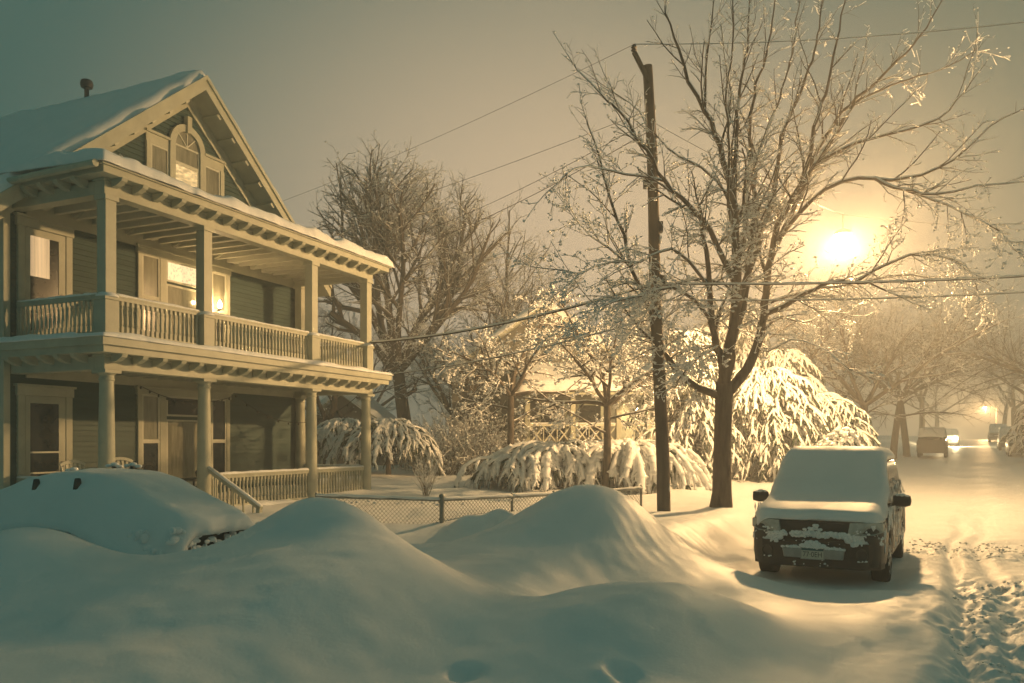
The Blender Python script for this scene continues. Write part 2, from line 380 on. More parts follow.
for sx in (-1, 1):
    xe = RX0 if sx < 0 else RX1
    a = (xe, RY0 + .0, roofz(xe)); b = (APX, RY0 + .0, APZ)
    # outer fascia + crown, inner frieze board on the wall, sloping soffit
    rk.quadbox([(xe, RY0 - .05, a[2] - .34), (APX, RY0 - .05, APZ - .34), (APX, RY0 - .003, APZ - .34), (xe, RY0 - .003, a[2] - .34), (xe, RY0 - .05, a[2] - .02), (APX, RY0 - .05, APZ - .02), (APX, RY0 - .003, APZ - .02), (xe, RY0 - .003, a[2] - .02)])
    rk.quadbox([(xe, RY0 - .10, a[2] - .09), (APX, RY0 - .10, APZ - .09), (APX, RY0 - .053, APZ - .09), (xe, RY0 - .053, a[2] - .09), (xe, RY0 - .10, a[2] + .02), (APX, RY0 - .10, APZ + .02), (APX, RY0 - .053, APZ + .02), (xe, RY0 - .053, a[2] + .02)])
    rk.quadbox([(xe, WY - .07, a[2] - .66), (APX, WY - .07, APZ - .66), (APX, WY - .022, APZ - .66), (xe, WY - .022, a[2] - .66), (xe, WY - .07, a[2] - .30), (APX, WY - .07, APZ - .30), (APX, WY - .022, APZ - .30), (xe, WY - .022, a[2] - .30)])
    rk.quadbox([(xe, RY0, a[2] - .30), (APX, RY0, APZ - .30), (APX, WY - .02, APZ - .30), (xe, WY - .02, a[2] - .30), (xe, RY0, a[2] - .26), (APX, RY0, APZ - .26), (APX, WY - .02, APZ - .26), (xe, WY - .02, a[2] - .26)])
rk.build('rake_boards', M['trim'], roof)
bk = MB()
bk.quadbox([(-.07, 0, -.085), (.07, 0, -.085), (.07, .5, -.085), (-.07, .5, -.085), (-.07, -.02, 0), (.07, -.02, 0), (.07, .5, 0), (-.07, .5, 0)])
bkm = bk.mesh('bracket'); bkm.materials.append(M['trim'])
for sx in (-1, 1):
    for k in range(9):
        x = APX + sx * (.55 + k * .5)
        o = link('bracket', bkm, None, roof, (x, RY0 + .02, roofz(x) - .302), (0, sx * math.atan(SL), 0))
vp = MB(); vp.lathe([(.06, -.35), (.06, .30), (.07, .305), (.14, .32), (.165, .40), (.14, .50), (.07, .54)], 14, (APX - .2, 5.75, APZ - .0))
vp.build('roof_vent', M['black'], roof, smooth=40)

# ---- porch: two decks with beams, soffits and brackets
def entab(name, zb, ztop, snow_th, seed, ov=.38):
    p = MB(); d = .24
    for (x0, x1, y0, y1) in ((-.16, L + .16, -.13, .13), (-.16, .10, .13, D - .02), (L - .10, L + .16, .13, D - .02)): p.box(x0, x1, y0, y1, zb, zb + .25)
    p.box(-.19, L + .19, -.16, .16, zb + .25, zb + .29)
    e = p.build('porch_beam', M['trim'], house, bevel=.012)
    q = MB(); zs = zb + .29
    R_ov = .55; L_ = L + R_ov - ov
    q.box(-ov, L_ + ov, -ov, D - .03, zs, zs + .05)                                # soffit
    q.box(-ov - .03, L_ + ov + .03, -ov - .03, -ov + .02, zs + .001, zs + .20)     # front fascia
    q.box(-ov - .03, -ov + .02, -ov + .022, D - .03, zs + .001, zs + .20); q.box(L_ + ov - .02, L_ + ov + .03, -ov + .022, D - .03, zs + .001, zs + .20)
    q.box(-ov - .09, L_ + ov + .09, -ov - .09, -ov - .032, zs + .13, ztop - .002); q.box(-ov - .09, -ov - .032, -ov - .03, D - .03, zs + .13, ztop - .002); q.box(L_ + ov + .032, L_ + ov + .09, -ov - .03, D - .03, zs + .13, ztop - .002)
    q.box(-ov + .03, L_ + ov - .03, -ov + .03, D - .03, zs + .06, ztop - .03)
    c = q.build('cornice', M['trim'], house, bevel=.01)
    cp = MB()
    for i in range(19): cp.box(.3 + i * .45, .3 + i * .45 + .09, .17, D - .03, zb + .13, zs - .002)   # ceiling joists
    cp.build('joists', M['ceil'], c)
    br = MB(); br.prism([(-.06, -.15, -.03), (-.06, -.15, -.15), (-.06, -.28, -.13), (-.06, -.42, -.06), (-.06, -.45, 0), (-.06, -.15, 0)], (.12, 0, 0))
    bm = br.mesh('bracket'); bm.materials.append(M['trim'])
    for i in range(19): link('bracket', bm, None, c, (.02 + i * (L - .04) / 18, -.012, zs - .002))
    for i in range(5):
        link('bracket', bm, None, c, (-.012, .35 + i * .46, zs - .002), (0, 0, -math.pi / 2)); link('bracket', bm, None, c, (L + .012, .35 + i * .46, zs - .002), (0, 0, math.pi / 2))
    for i in range(12): link('bracket', bm, None, c, (.5 + i * .68, D + .06, zs - .002))      # along the wall
    return c
c1 = entab('lower', B1, Z2, .09, 4)
c2 = entab('upper', B2, 7.08, .3, 5)
wf = MB(); wf.box(.15, WX1 - .05, WY - .06, WY - .022, B2 - .06, B2 + .285); wf.box(.15, WX1 - .05, WY - .06, WY - .022, B1 - .05, B1 + .285); wf.build('frieze_board', M['trim'], wall)
snow_slab('snow_cover', c1, 150, 14, lambda u, v: -.50 + u * (L + 1.18), lambda u, v: -.50 + v * .74, lambda u, v: 0 * u + Z2, .085, 8, .10, .06)
snow_slab('snow_cover', c1, 14, 40, lambda u, v: -.50 + u * .62, lambda u, v: .2 + v * 2.25, lambda u, v: 0 * u + Z2, .08, 9, .10, .06)
def uproof(u, v): return 7.09 + .12 * v
snow_slab('snow_cover', c2, 190, 60, lambda u, v: -.53 + u * (L + 1.24), lambda u, v: -.53 + v * 3.0, uproof, .21, 12, .17, .12)
gt = MB(); gt.tube([(-.56, -.4, 7.02), (-.56, 1.2, 7.0), (-.56, D - .1, 6.97)], .07, 8); gt.tube([(-.56, D - .12, 6.95), (-.5, D + .05, 6.75), (-.34, D + .3, 6.6), (-.34, D + .32, .3)], .05, 8)
gt.build('downspout', M['trim'], house, smooth=40)
pf = MB()
for i in range(20): pf.box(-.45, L + .45, -.3 + i * .14, -.3 + i * .14 + .132, Z1 - .09, Z1)
pdk = pf.build('porch_floor', M['deck'], house)
sk = MB(); sk.box(-.4, L + .4, -.24, -.2, .0, Z1 - .1)
for i in range(36): sk.box(-.38 + i * .26, -.38 + i * .26 + .05, -.262, -.242, .0, Z1 - .12)
sk.build('skirt', M['trim'], pdk)
snow_slab('snow_cover', pdk, 120, 10, lambda u, v: -.47 + u * (L + .94), lambda u, v: -.34 + v * .75, lambda u, v: 0 * u + Z1, .10, 15, .2, .1)
uf = MB(); uf.box(-.3, L + .3, -.2, D - .03, Z2 - .028, Z2 - .004); uf.build('balcony_floor', M['deck'], house)

# columns
colm = MB(); h_ = B1 - Z1
colm.box(-.19, .19, -.19, .19, 0, .10); colm.lathe([(.18, .10), (.18, .15), (.15, .19), (.148, .24), (.150, .8), (.143, 1.6), (.125, h_ - .2), (.14, h_ - .19), (.14, h_ - .16), (.128, h_ - .15), (.13, h_ - .1), (.17, h_ - .06)], 20); colm.box(-.18, .18, -.18, .18, h_ - .06, h_)
cm = colm.mesh('column', 35); cm.materials.append(M['trim'])
pm_ = MB(); h2 = B2 - Z2
pm_.box(-.15, .15, -.15, .15, 0, .72); pm_.box(-.175, .175, -.175, .175, .72, .775); pm_.box(-.115, .115, -.115, .115, .775, h2 - .09); pm_.box(-.15, .15, -.15, .15, h2 - .09, h2)
pmm = pm_.mesh('post'); pmm.materials.append(M['trim'])
sp = MB(); sp.lathe([(.20, 0), (.20, .03), (.15, .075), (.08, .10)], 10); spm = sp.mesh('snow_cap', 60); spm.materials.append(M['snow'])
XS = (0, 2.43, 6.1, L)
for x in XS:
    link('column', cm, None, house, (x, 0, Z1)); p_ = link('post', pmm, None, house, (x, 0, Z2))
    link('snow_cap', spm, None, p_, (0, -.02, .776))
for x in (L,):
    p_ = link('post', pmm, None, house, (x, D - .2, Z2)); link('column', cm, None, house, (x, D - .2, Z1))
# railings
bal = MB(); bal.box(-.028, .028, -.028, .028, 0, .12); bal.lathe([(.02, .12), (.032, .17), (.03, .28), (.018, .42), (.03, .47), (.02, .52)], 6); bal.box(-.028, .028, -.028, .028, .52, .60)
blm = bal.mesh('baluster'); blm.materials.append(M['trim'])
NB = [0]
def railing(a, b, z, gap=.1, n=None, h=.60):
    a = Vector((*a, 0)); b = Vector((*b, 0)); d = (b - a); ln = d.length; d.normalize()
    r_ = MB(); up = Vector((0, 0, 1))
    r_.bar(a + up * (z + gap - .03), b + up * (z + gap - .03), .075, .06); r_.bar(a + up * (z + gap + h + .03), b + up * (z + gap + h + .03), .085, .06)
    r_.bar(a + up * (z + gap + h + .075), b + up * (z + gap + h + .075), .12, .03)
    ro = r_.build('railing', M['trim'], house)
    s_ = MB(); n_ = int(ln / .12); pts, rad = [], []
    for i in range(n_ + 1): pts.append(a + d * (ln * i / n_) + up * (z + gap + h + .095 + rnd.uniform(-.004, .006))); rad.append(.058 + rnd.uniform(-.012, .01))
    s_.tube(pts, rad, 8, squash=.75).build('snow_cover', M['snow'], ro, smooth='all')
    nb = n or int(ln / .115); mb = None
    ang = math.atan2(d.y, d.x)
    for i in range(nb):
        p = a + d * (ln * (i + .5) / nb) + up * (z + gap)
        if NB[0] < 100: link('baluster', blm, None, ro, p, (0, 0, ang)); NB[0] += 1
        else:
            mb = mb or MB()
            mb.bar(p, p + up * .12, .05, .05); mb.lathe([(.02, .12), (.032, .17), (.03, .28), (.018, .42), (.03, .47), (.02, .52)], 6, p); mb.bar(p + up * .52, p + up * .60, .05, .05)
    if mb: tag(mb.build('balusters', M['trim'], ro), kind='stuff')
railing((.16, 0), (2.27, 0), Z2 + .05); railing((2.59, 0), (5.94, 0), Z2 + .05); railing((6.26, 0), (L - .16, 0), Z2 + .05)
railing((2.62, 0), (5.93, 0), Z1 + .05); railing((6.27, 0), (L - .17, 0), Z1 + .05)
railing((0, .16), (0, D - .06), Z2 + .05); railing((0, .19), (0, D - .06), Z1 + .05)
railing((L, .16), (L, D - .35), Z2 + .05); railing((L, .19), (L, D - .35), Z1 + .05)
# stairs with hand rails
st = MB()
for i in range(3): st.box(.25, 2.3, -.62 - .3 * i, -.26 - .3 * i, .0, Z1 - .09 - .13 * (i + 1) + .10)
sto = st.build('stairs', M['deck'], house)
hr = MB(); hr.bar((2.43, -.12, 1.42), (2.43, -1.55, .62), .09, .07); hr.bar((2.43, -1.5, .2), (2.43, -1.5, .68), .09, .09)
for k in range(5): hr.bar((2.43, -.3 - .26 * k, .45 - .06 * k), (2.43, -.3 - .26 * k, 1.30 - .145 * k), .03, .03)
hr = hr.build('handrail', M['trim'], sto)
MB().tube([(2.43, -.12, 1.475), (2.43, -.6, 1.21), (2.43, -1.1, .93), (2.43, -1.55, .675)], .05, 8, squash=.7).build('snow_cover', M['snow'], sto, smooth='all')

# ---- windows and doors on the front wall (all proud of the clapboards)
def casing(mb, x0, x1, z0, z1, w_=.12, y=WY, pr=.075, head=.05):
    mb.box(x0 - w_, x0, y - pr, y - .003, z0, z1); mb.box(x1, x1 + w_, y - pr, y - .003, z0, z1)
    mb.box(x0 - w_ - .03, x1 + w_ + .03, y - pr - .015, y - .003, z1, z1 + w_ + .03); mb.box(x0 - w_ - .06, x1 + w_ + .06, y - pr - .05, y - .003, z1 + w_ + .03, z1 + w_ + .03 + head)
def sash(parent, x0, x1, z0, z1, m, y=WY, bar=.045, pane='pane'):
    s_ = MB(); yy = y - .055
    s_.box(x0, x0 + bar, yy, y - .004, z0, z1); s_.box(x1 - bar, x1, yy, y - .004, z0, z1); s_.box(x0 + bar, x1 - bar, yy, y - .004, z0, z0 + bar); s_.box(x0 + bar, x1 - bar, yy, y - .004, z1 - bar, z1)
    s_.build('sash', M['white'], parent)
    MB().box(x0 + bar, x1 - bar, y - .034, y - .005, z0 + bar, z1 - bar).build(pane, m, parent)
def window_group(z0, z1, parts_, xs):
    g = MB(); x0, x1 = xs[0][0], xs[-1][1]
    casing(g, x0, x1, z0, z1)
    for (a, b), (c, d) in zip(xs[:-1], xs[1:]): g.box(b, c, WY - .07, WY - .003, z0, z1)
    wn = g.build('window', M['trim'], house, bevel=.008)
    s_ = MB(); s_.box(x0 - .17, x1 + .17, WY - .13, WY - .003, z0 - .06, z0); s_.build('sill', M['trim'], wn)
    for (a, b), rows in zip(xs, parts_):
        for (za, zb, m) in rows: sash(wn, a, b, za, zb, m)
    return wn
G, CU = M['glass'], M['curtain']
xs = ((2.98, 3.5), (3.7, 4.98), (5.18, 5.7))
window_group(4.38, 6.42, (((4.38, 5.42, G), (5.42, 6.42, CU)), ((4.38, 5.84, CU), (5.90, 6.42, M['lit_leaded'])), ((4.38, 5.42, G), (5.42, 6.42, CU))), xs)
window_group(.95, 3.12, (((.95, 2.02, G), (2.02, 3.12, CU)), ((.95, 2.55, CU), (2.63, 3.12, G)), ((.95, 2.02, G), (2.02, 3.12, G))), xs)
def door(z0, z1, x0, x1, panes, glassz):
    g = MB(); casing(g, x0, x1, z0, z1, .15); g.box(x0, x1, WY - .04, WY - .004, z0, z1); d_ = g.build('door', M['trim'], house, bevel=.008)
    s_ = MB(); w_ = .11
    s_.box(x0 + .01, x0 + w_, WY - .062, WY - .042, z0, z1 - .01); s_.box(x1 - w_ - .05, x1 - .01, WY - .062, WY - .042, z0, z1 - .01); s_.box(x0 + w_, x1 - w_ - .05, WY - .062, WY - .042, z1 - .15, z1 - .01); s_.box(x0 + w_, x1 - w_ - .05, WY - .062, WY - .042, z0, glassz)
    s_.build('door_leaf', M['trim'], d_)
    for (za, zb, xa, xb, m) in panes: MB().box(xa, xb, WY - .052, WY - .041, za, zb).build('pane', m, d_)
    hd = MB(); hd.box(x1 - .12, x1 - .06, WY - .075, WY - .063, z0 + .9, z0 + 1.15); hd.lathe([(.03, 0), (.03, .02), (.012, .03)], 8, (x1 - .09, WY - .08, z0 + .97)); hd.build('handle', M['black'], d_)
    return d_
dx0, dx1 = .12, 1.02
door(Z2, 6.35, dx0, dx1, ((4.22, 5.38, .23, .86, G), (5.38, 6.2, .66, .86, G), (5.38, 6.2, .23, .658, M['lit_blind'])), 4.22)
d1 = door(Z1, 2.95, dx0, dx1, ((.98, 2.8, .23, .86, G),), .98)
mb = MB(); mb.box(.23, .86, WY - .066, WY - .053, 1.78, 1.815); mb.box(.23, .86, WY - .066, WY - .053, 1.36, 1.395); mb.build('glazing_bar', M['white'], d1)
# attic window: arched middle light with keystone, flanked by two small lights
GX0 = 4.35
aw = MB(); z0 = 8.32; zc = 9.32; R_ = .40
for sx in (-1, 1):
    aw.box(GX0 + sx * R_ - (0 if sx > 0 else .17), GX0 + sx * R_ + (.17 if sx > 0 else 0), WY - .10, WY - .003, z0, zc)
    xa, xb = sorted((GX0 + sx * .575, GX0 + sx * 1.25)); aw.box(xa, xb, WY - .06, WY - .003, 9.10, 9.32); aw.box(xa - .03, xb + .03, WY - .12, WY - .003, 9.321, 9.38)
    xo = GX0 + sx * 1.25; aw.box(min(xo, xo - sx * .13), max(xo, xo - sx * .13), WY - .08, WY - .003, z0, 9.098)
n_ = 14
for i in range(n_):
    a0, a1 = math.pi * i / n_, math.pi * (i + 1) / n_
    q = []
    for yy in (WY - .10, WY - .003):
        q += [(GX0 + math.cos(a0) * R_, yy, zc + math.sin(a0) * R_), (GX0 + math.cos(a0) * (R_ + .17), yy, zc + math.sin(a0) * (R_ + .17)), (GX0 + math.cos(a1) * (R_ + .17), yy, zc + math.sin(a1) * (R_ + .17)), (GX0 + math.cos(a1) * R_, yy, zc + math.sin(a1) * R_)]
    aw.quadbox(q)
aw.box(GX0 - .07, GX0 + .07, WY - .15, WY - .003, zc + R_ - .03, zc + R_ + .38)
awo = aw.build('window', M['trim'], house)
an = MB(); an.prism([(GX0 - R_, WY - .04, zc + .03)] + [(GX0 + math.cos(math.pi * (1 - i / 12)) * R_, WY - .04, zc + .03 + math.sin(math.pi * i / 12) * (R_ - .03)) for i in range(1, 12)] + [(GX0 + R_, WY - .04, zc + .03)], (0, .03, 0)); an.build('pane', M['curtain'], awo)
sash(awo, GX0 - R_, GX0 + R_, 8.88, zc + .02, M['curtain'], bar=.04); sash(awo, GX0 - R_, GX0 + R_, z0, 8.88, M['lit_attic'], bar=.04)
mu = MB()
for a in (45, 90, 135): mu.bar((GX0, WY - .045, zc + .02), (GX0 + math.cos(math.radians(a)) * R_, WY - .045, zc + .02 + math.sin(math.radians(a)) * R_), .025, .03, (0, 1, 0))
mu.build('glazing_bar', M['white'], awo)
for sx in (-1, 1):
    xa, xb = sorted((GX0 + sx * .58, GX0 + sx * 1.12)); sash(awo, xa, xb, z0, 9.098, M['curtain'], bar=.045)
# snow drift left lying against the gable wall on the porch roof
P, S = [], []
for i in range(70): P.append((1.6 + rnd.uniform(-.55, .5), WY - .3 + rnd.uniform(-.22, .2), 7.6 + rnd.uniform(0, .62))); S.append((rnd.uniform(.10, .2), rnd.uniform(.08, .15), rnd.uniform(.08, .18)))
link('snow_drift', mesh_np('snow_drift', *[(lambda a: (a[0], [a[1]]))(lumps(P, S))][0]), M['snow'], house)
# small lights by the upper windows
for x in (4.86, 5.34):
    b_ = MB(); b_.lathe([(.03, 0), (.05, .03), (.02, .06)], 10, (x, WY - .17, 5.42)); b_.bar((x, WY - .08, 5.43), (x, WY - .18, 5.43), .03, .03); bo = b_.build('porch_lamp', M['black'], house, smooth=40)
    MB().lathe([(.02, .06), (.05, .09), (.060, .15), (.035, .22), (.008, .27)], 10, (x, WY - .17, 5.42)).build('bulb', M['bulb'], bo, smooth='all')
    ld = bpy.data.lights.new('porch_lamp_light', 'POINT'); ld.energy = 17; ld.color = (1, .62, .26); ld.shadow_soft_size = .05
    lo = bpy.data.objects.new('porch_lamp_light', ld); COL.objects.link(lo); lo.parent = bo; lo.location = (x, WY - .32, 5.58)

# ---- things on the porch
def chair(name, label, x, y, rz, m, h=1.05, slats=6):
    t = empty(name, hw(x, y, Z1), HR + rz); tag(t, label, 'chair', 'chairs on the lower porch')
    s_ = MB(); s_.box(-.28, .28, -.26, .24, .38, .42); s_.build('seat', m, t)
    b_ = MB()
    for k in range(slats): xx = -.24 + .48 * k / (slats - 1); b_.bar((xx, .22, .45), (xx, .36, h - .06 + .06 * math.cos((k / (slats - 1) - .5) * 3)), .045, .02, (0, 1, 0))
    pts = [(-.28 + .56 * k / 8, .37, h - .03 + .08 * math.cos((k / 8 - .5) * 3)) for k in range(9)]
    for p, q in zip(pts[:-1], pts[1:]): b_.bar(p, q, .03, .06)
    b_.build('backrest', m, t)
    for sx in (-1, 1):
        MB().bar((sx * .3, -.26, .62), (sx * .3, .3, .62), .06, .03).build('armrest', m, t)
        for yy in (-.23, .22): MB().bar((sx * .28, yy, 0), (sx * .28, yy, .61), .045, .045).build('leg', m, t)
    return t
chair('armchair', 'white slatted armchair left of the porch corner column, behind the buried car', .62, 1.35, 0, M['white'], 1.12)
chair('armchair', 'white slatted armchair right of the porch corner column, behind the buried car', 1.55, 1.2, -.2, M['white'], 1.16)
chair('armchair', 'dark wicker armchair beneath the triple window on the lower porch', 2.75, 1.5, .4, M['wicker'], 1.02, 9)
t = empty('side_table', hw(3.35, 1.1, Z1), HR); tag(t, 'small dark side table on the lower porch before the wide window', 'table')
MB().box(-.42, .42, -.3, .3, .68, .72).build('tabletop', M['wicker'], t)
for sx in (-1, 1):
    for sy in (-1, 1): MB().bar((sx * .36, sy * .24, 0), (sx * .34, sy * .22, .68), .04, .04).build('leg', M['wicker'], t)
pt = MB().lathe([(.08, 0), (.12, .06), (.13, .14), (.09, .19), (.05, .2), (.05, .24), (.02, .26)], 12).build('pot', M['wicker'], smooth=40)
pt.location = hw(3.4, 1.05, Z1 + .721); tag(pt, 'dark lidded pot standing on the small porch table', 'pot')
gl = MB(); pts = []
def cat(a, b, sag, n=16): return [Vector(a).lerp(Vector(b), i / n) - Vector((0, 0, sag * 4 * (i / n) * (1 - i / n))) for i in range(n + 1)]
pts = cat((2.85, WY - .16, 3.3), (5.9, WY - .2, 3.25), .28, 24) + cat((5.9, WY - .2, 3.25), (8.5, .25, 3.3), .75, 24)[1:]
gl.tube(pts, .009, 5)
for i, p in enumerate(pts[::1]):
    if i % 2 == 0: gl.lathe([(.008, -.07), (.024, -.05), (.022, -.02), (.01, 0)], 6, p)
go = gl.build('string_lights', M['black']); go.matrix_world = Matrix.Translation((-7.6, 15., 0)) @ Matrix.Rotation(HR, 4, 'Z'); tag(go, 'unlit string of small dark bulbs draped under the lower porch ceiling', 'string lights')
# ------------------------------------------------------------------ vehicles
def interp(x, pts): return float(np.interp(x, [p[0] for p in pts], [p[1] for p in pts]))
def car_shell(L_, halfw, belt, roofl, tumb, wheels=(.85, 3.5), wr=.36, zb=.27, n=56, roofw=.70):
    """body and greenhouse lofts. y=0 is the front bumper; returns (body MB, greenhouse MB)"""
    ys = sorted(set([0, .03, .08, .15] + list(np.linspace(.25, L_ - .2, n)) + [L_ - .1, L_ - .04, L_]))
    b = MB(); rows = []
    for y in ys:
        W = interp(y, halfw); zt = interp(y, belt); lo = zb
        for wy in wheels:
            d = abs(y - wy)
            if d < wr + .06: lo = max(lo, math.sqrt((wr + .06) ** 2 - d * d) + wr - .02)
        lo = min(lo, zt - .2)
        half = [(0, lo), (W * .9, lo), (W * .975, lo + .05), (W, lo + .16 * (zt - lo) + .06), (W, lo + .55 * (zt - lo)), (W * .985, zt - .10), (W * .95, zt - .03), (W * .86, zt), (W * .45, zt + .02), (0, zt + .025)]
        rows.append([(x, y, z_) for x, z_ in half] + [(-x, y, z_) for x, z_ in half[-2:0:-1]])
    k = len(rows[0])
    for r_ in rows: b.v += r_
    for i in range(len(rows) - 1):
        for j in range(k): j2 = (j + 1) % k; b.f.append((i * k + j, i * k + j2, (i + 1) * k + j2, (i + 1) * k + j))
    b.f.append(tuple(range(k - 1, -1, -1))); e = (len(rows) - 1) * k; b.f.append(tuple(e + j for j in range(k)))
    g = MB(); rows = []
    y0, y1 = roofl[0][0], roofl[-1][0]
    for y in np.linspace(y0, y1, 40):
        zb_ = interp(y, belt) - .02; zt = interp(y, roofl); W = interp(y, halfw) * .93
        f_ = np.clip((zt - zb_) / (max(p[1] for p in roofl) - zb_), 0, 1); wt = W + (roofw - W) * f_
        half = [(0, zb_), (W, zb_), (W + (wt - W) * .85, zb_ + (zt - zb_) * .86), (wt * .93, zt - .02), (wt * .6, zt + .015 * f_), (0, zt + .03 * f_)]
        rows.append([(x, y, z_) for x, z_ in half] + [(-x, y, z_) for x, z_ in half[-2:0:-1]])
    k = len(rows[0])
    for r_ in rows: g.v += r_
    for i in range(len(rows) - 1):
        for j in range(k): j2 = (j + 1) % k; g.f.append((i * k + j, i * k + j2, (i + 1) * k + j2, (i + 1) * k + j))
    g.f.append(tuple(range(k - 1, -1, -1))); e = (len(rows) - 1) * k; g.f.append(tuple(e + j for j in range(k)))
    return b, g
def make_wheel(parent, x, y, r=.36, w=.23, sx=1):
    t = MB(); n = 28
    prof = [(r * .62, -w / 2), (r * .9, -w / 2), (r * .97, -w / 2 + .02), (r, -w / 2 + .05), (r, w / 2 - .05), (r * .97, w / 2 - .02), (r * .9, w / 2), (r * .62, w / 2)]
    t.lathe(prof, n); o = t.build('tyre', M['tyre'], None, smooth=35)
    wh = bpy.data.objects.new('wheel', None); COL.objects.link(wh); wh.parent = parent; wh.location = (x, y, r - .02); wh.rotation_euler = (0, sx * math.pi / 2, 0); wh.empty_display_size = .1
    o.parent = wh
    q = MB(); q.lathe([(r * .62, w / 2 - .06), (r * .6, w / 2 - .01), (r * .5, w / 2 - .03), (r * .2, w / 2 - .02), (.03, w / 2 - .015)], 20)
    for k in range(5):
        a = k * 2 * math.pi / 5; q.bar((math.cos(a) * .05, math.sin(a) * .05, w / 2 - .012), (math.cos(a) * r * .58, math.sin(a) * r * .58, w / 2 - .012), .06, .03)
    q.build('rim', M['chrome'], wh, smooth=30)
    return wh
def text_mesh(s, size, ext=.002):
    cu = bpy.data.curves.new('lettering', 'FONT'); cu.body = s; cu.size = size; cu.extrude = ext; cu.align_x = 'CENTER'; cu.align_y = 'CENTER'
    o = bpy.data.objects.new('lettering', cu); me = bpy.data.meshes.new_from_object(o); bpy.data.objects.remove(o); bpy.data.curves.remove(cu); return me
def snow_hull(name, parent, ys, prof, hw_, th, drop, seed, nx=34, ny=70, amp=.02, rnd_=.22):
    """one smooth snow blanket over bonnet, windscreen and roof, closed underneath"""
    vv = np.linspace(0, 1, ny); uu = np.linspace(-1, 1, nx); Y = np.interp(vv, np.linspace(0, 1, len(ys)), ys)
    Y = np.linspace(ys[0], ys[-1], ny)
    Zt = np.interp(Y, ys, prof); Wd = np.interp(Y, ys, hw_)
    for _ in range(3): Zt[1:-1] = (Zt[:-2] + 2 * Zt[1:-1] + Zt[2:]) / 4
    U, YY = np.meshgrid(uu, Y); X = U * Wd[:, None]
    au = np.abs(U); e = 1 - np.clip((au - (1 - rnd_)) / rnd_, 0, 1) ** 2.2
    n = fbm(X * 1.0 + seed, YY, 1.6, 4, seed) * amp
    endf = np.clip(np.minimum(YY - Y[0], Y[-1] - YY) / .10, 0, 1); endf = np.sqrt(1 - (1 - endf) ** 2)
    Z = Zt[:, None] - drop * (1 - e) - .09 * (1 - endf) + n
    X = X + np.sign(U) * fbm(YY, U * 2, 3.0, 3, seed + 3) * .05 * (au > .9)
    B = Zt[:, None] - th - drop * .8 * (1 - e) * 1.0 - .04
    B = np.minimum(B, Z - .012)
    YJ = YY + fbm(X, YY * 0, 4.0, 3, seed + 9) * .05 * (np.abs(YY - Y[0]) < .02)
    V1 = np.stack([X, YJ, Z], -1).reshape(-1, 3); V2 = np.stack([X * .985, YJ + .01 * (YY < Y[2]), B], -1).reshape(-1, 3)
    i = (np.arange(ny - 1)[:, None] * nx + np.arange(nx - 1)[None]).ravel(); Q = np.stack([i, i + 1, i + nx + 1, i + nx], 1); m = nx * ny
    per = np.array(list(range(nx)) + [nx * k + nx - 1 for k in range(1, ny)] + [m - 1 - k for k in range(1, nx)] + [nx * k for k in range(ny - 2, 0, -1)]); p2 = np.roll(per, -1)
    return link(name, mesh_np(name, np.concatenate([V1, V2]), [Q, Q[:, ::-1] + m, np.stack([per + m, p2 + m, p2, per], 1)]), M['snow'], parent)

# ---- the parked SUV facing the camera
SRZ = -math.atan2(DS[0], DS[1])
sx_, sy_ = 4.42, 11.7
suv = empty('parked_suv', (sx_, sy_, -.09), SRZ)
suv.scale = (1.02, 1.02, 1.06)
tag(suv, 'dark snow covered SUV parked at the kerb facing the camera', 'car')
hwp = [(0, .74), (.03, .80), (.08, .85), (.15, .885), (.3, .915), (.6, .93), (4.2, .93), (4.5, .90), (4.62, .84), (4.7, .76)]
bel = [(0, .88), (.03, .93), (.10, .98), (.2, 1.01), (1.15, 1.08), (4.4, 1.10), (4.7, 1.0)]
rl = [(1.30, 1.08), (1.46, 1.26), (1.68, 1.52), (1.92, 1.71), (2.15, 1.77), (4.0, 1.75), (4.35, 1.60), (4.62, 1.06)]
bb, gg = car_shell(4.7, hwp, bel, rl, 0, (.92, 3.65), .36, roofw=.75)
body = bb.build('body', M['paint_dark'], suv, smooth=40)
gg.build('greenhouse', M['glass'], suv, smooth=40)
ab = MB(); ab.bar((-.78, .55, .50), (.78, .55, .50), .5, .5); ab.bar((-.7, .2, .42), (-.7, 4.3, .42), .2, .2); ab.bar((.7, .2, .42), (.7, 4.3, .42), .2, .2); ab.bar((-.8, 3.65, .5), (.8, 3.65, .5), .4, .4); ab.build('underbody', M['plastic'], suv)
for sx in (-1, 1):
    make_wheel(suv, sx * .80, .92, .37, .24, sx); make_wheel(suv, sx * .80, 3.65, .37, .24, sx)
bp = MB(); 
fr = [(-.90, .30), (-.86, .10), (-.72, -.03), (-.45, -.085), (0, -.10), (.45, -.085), (.72, -.03), (.86, .10), (.90, .30)]
def wrap(mb, z0, z1, d0=0., d1=0., pts=fr):
    n0 = len(mb.v)
    for (x, y) in pts: mb.v += [(x, y - d0, z0), (x, y - d1, z1), (x * .97, y + .16, z1), (x * .97, y + .16, z0)]
    for i in range(len(pts) - 1):
        a, b_ = n0 + 4 * i, n0 + 4 * i + 4
        for j in range(4): j2 = (j + 1) % 4; mb.f.append((a + j, b_ + j, b_ + j2, a + j2))
    mb.f.append((n0, n0 + 1, n0 + 2, n0 + 3)); e = n0 + 4 * (len(pts) - 1); mb.f.append((e + 3, e + 2, e + 1, e))
wrap(bp, .27, .42, -.03, .0); wrap(bp, .42, .62, .0, .01)
bump = bp.build('bumper', M['plastic'], suv, smooth=30)
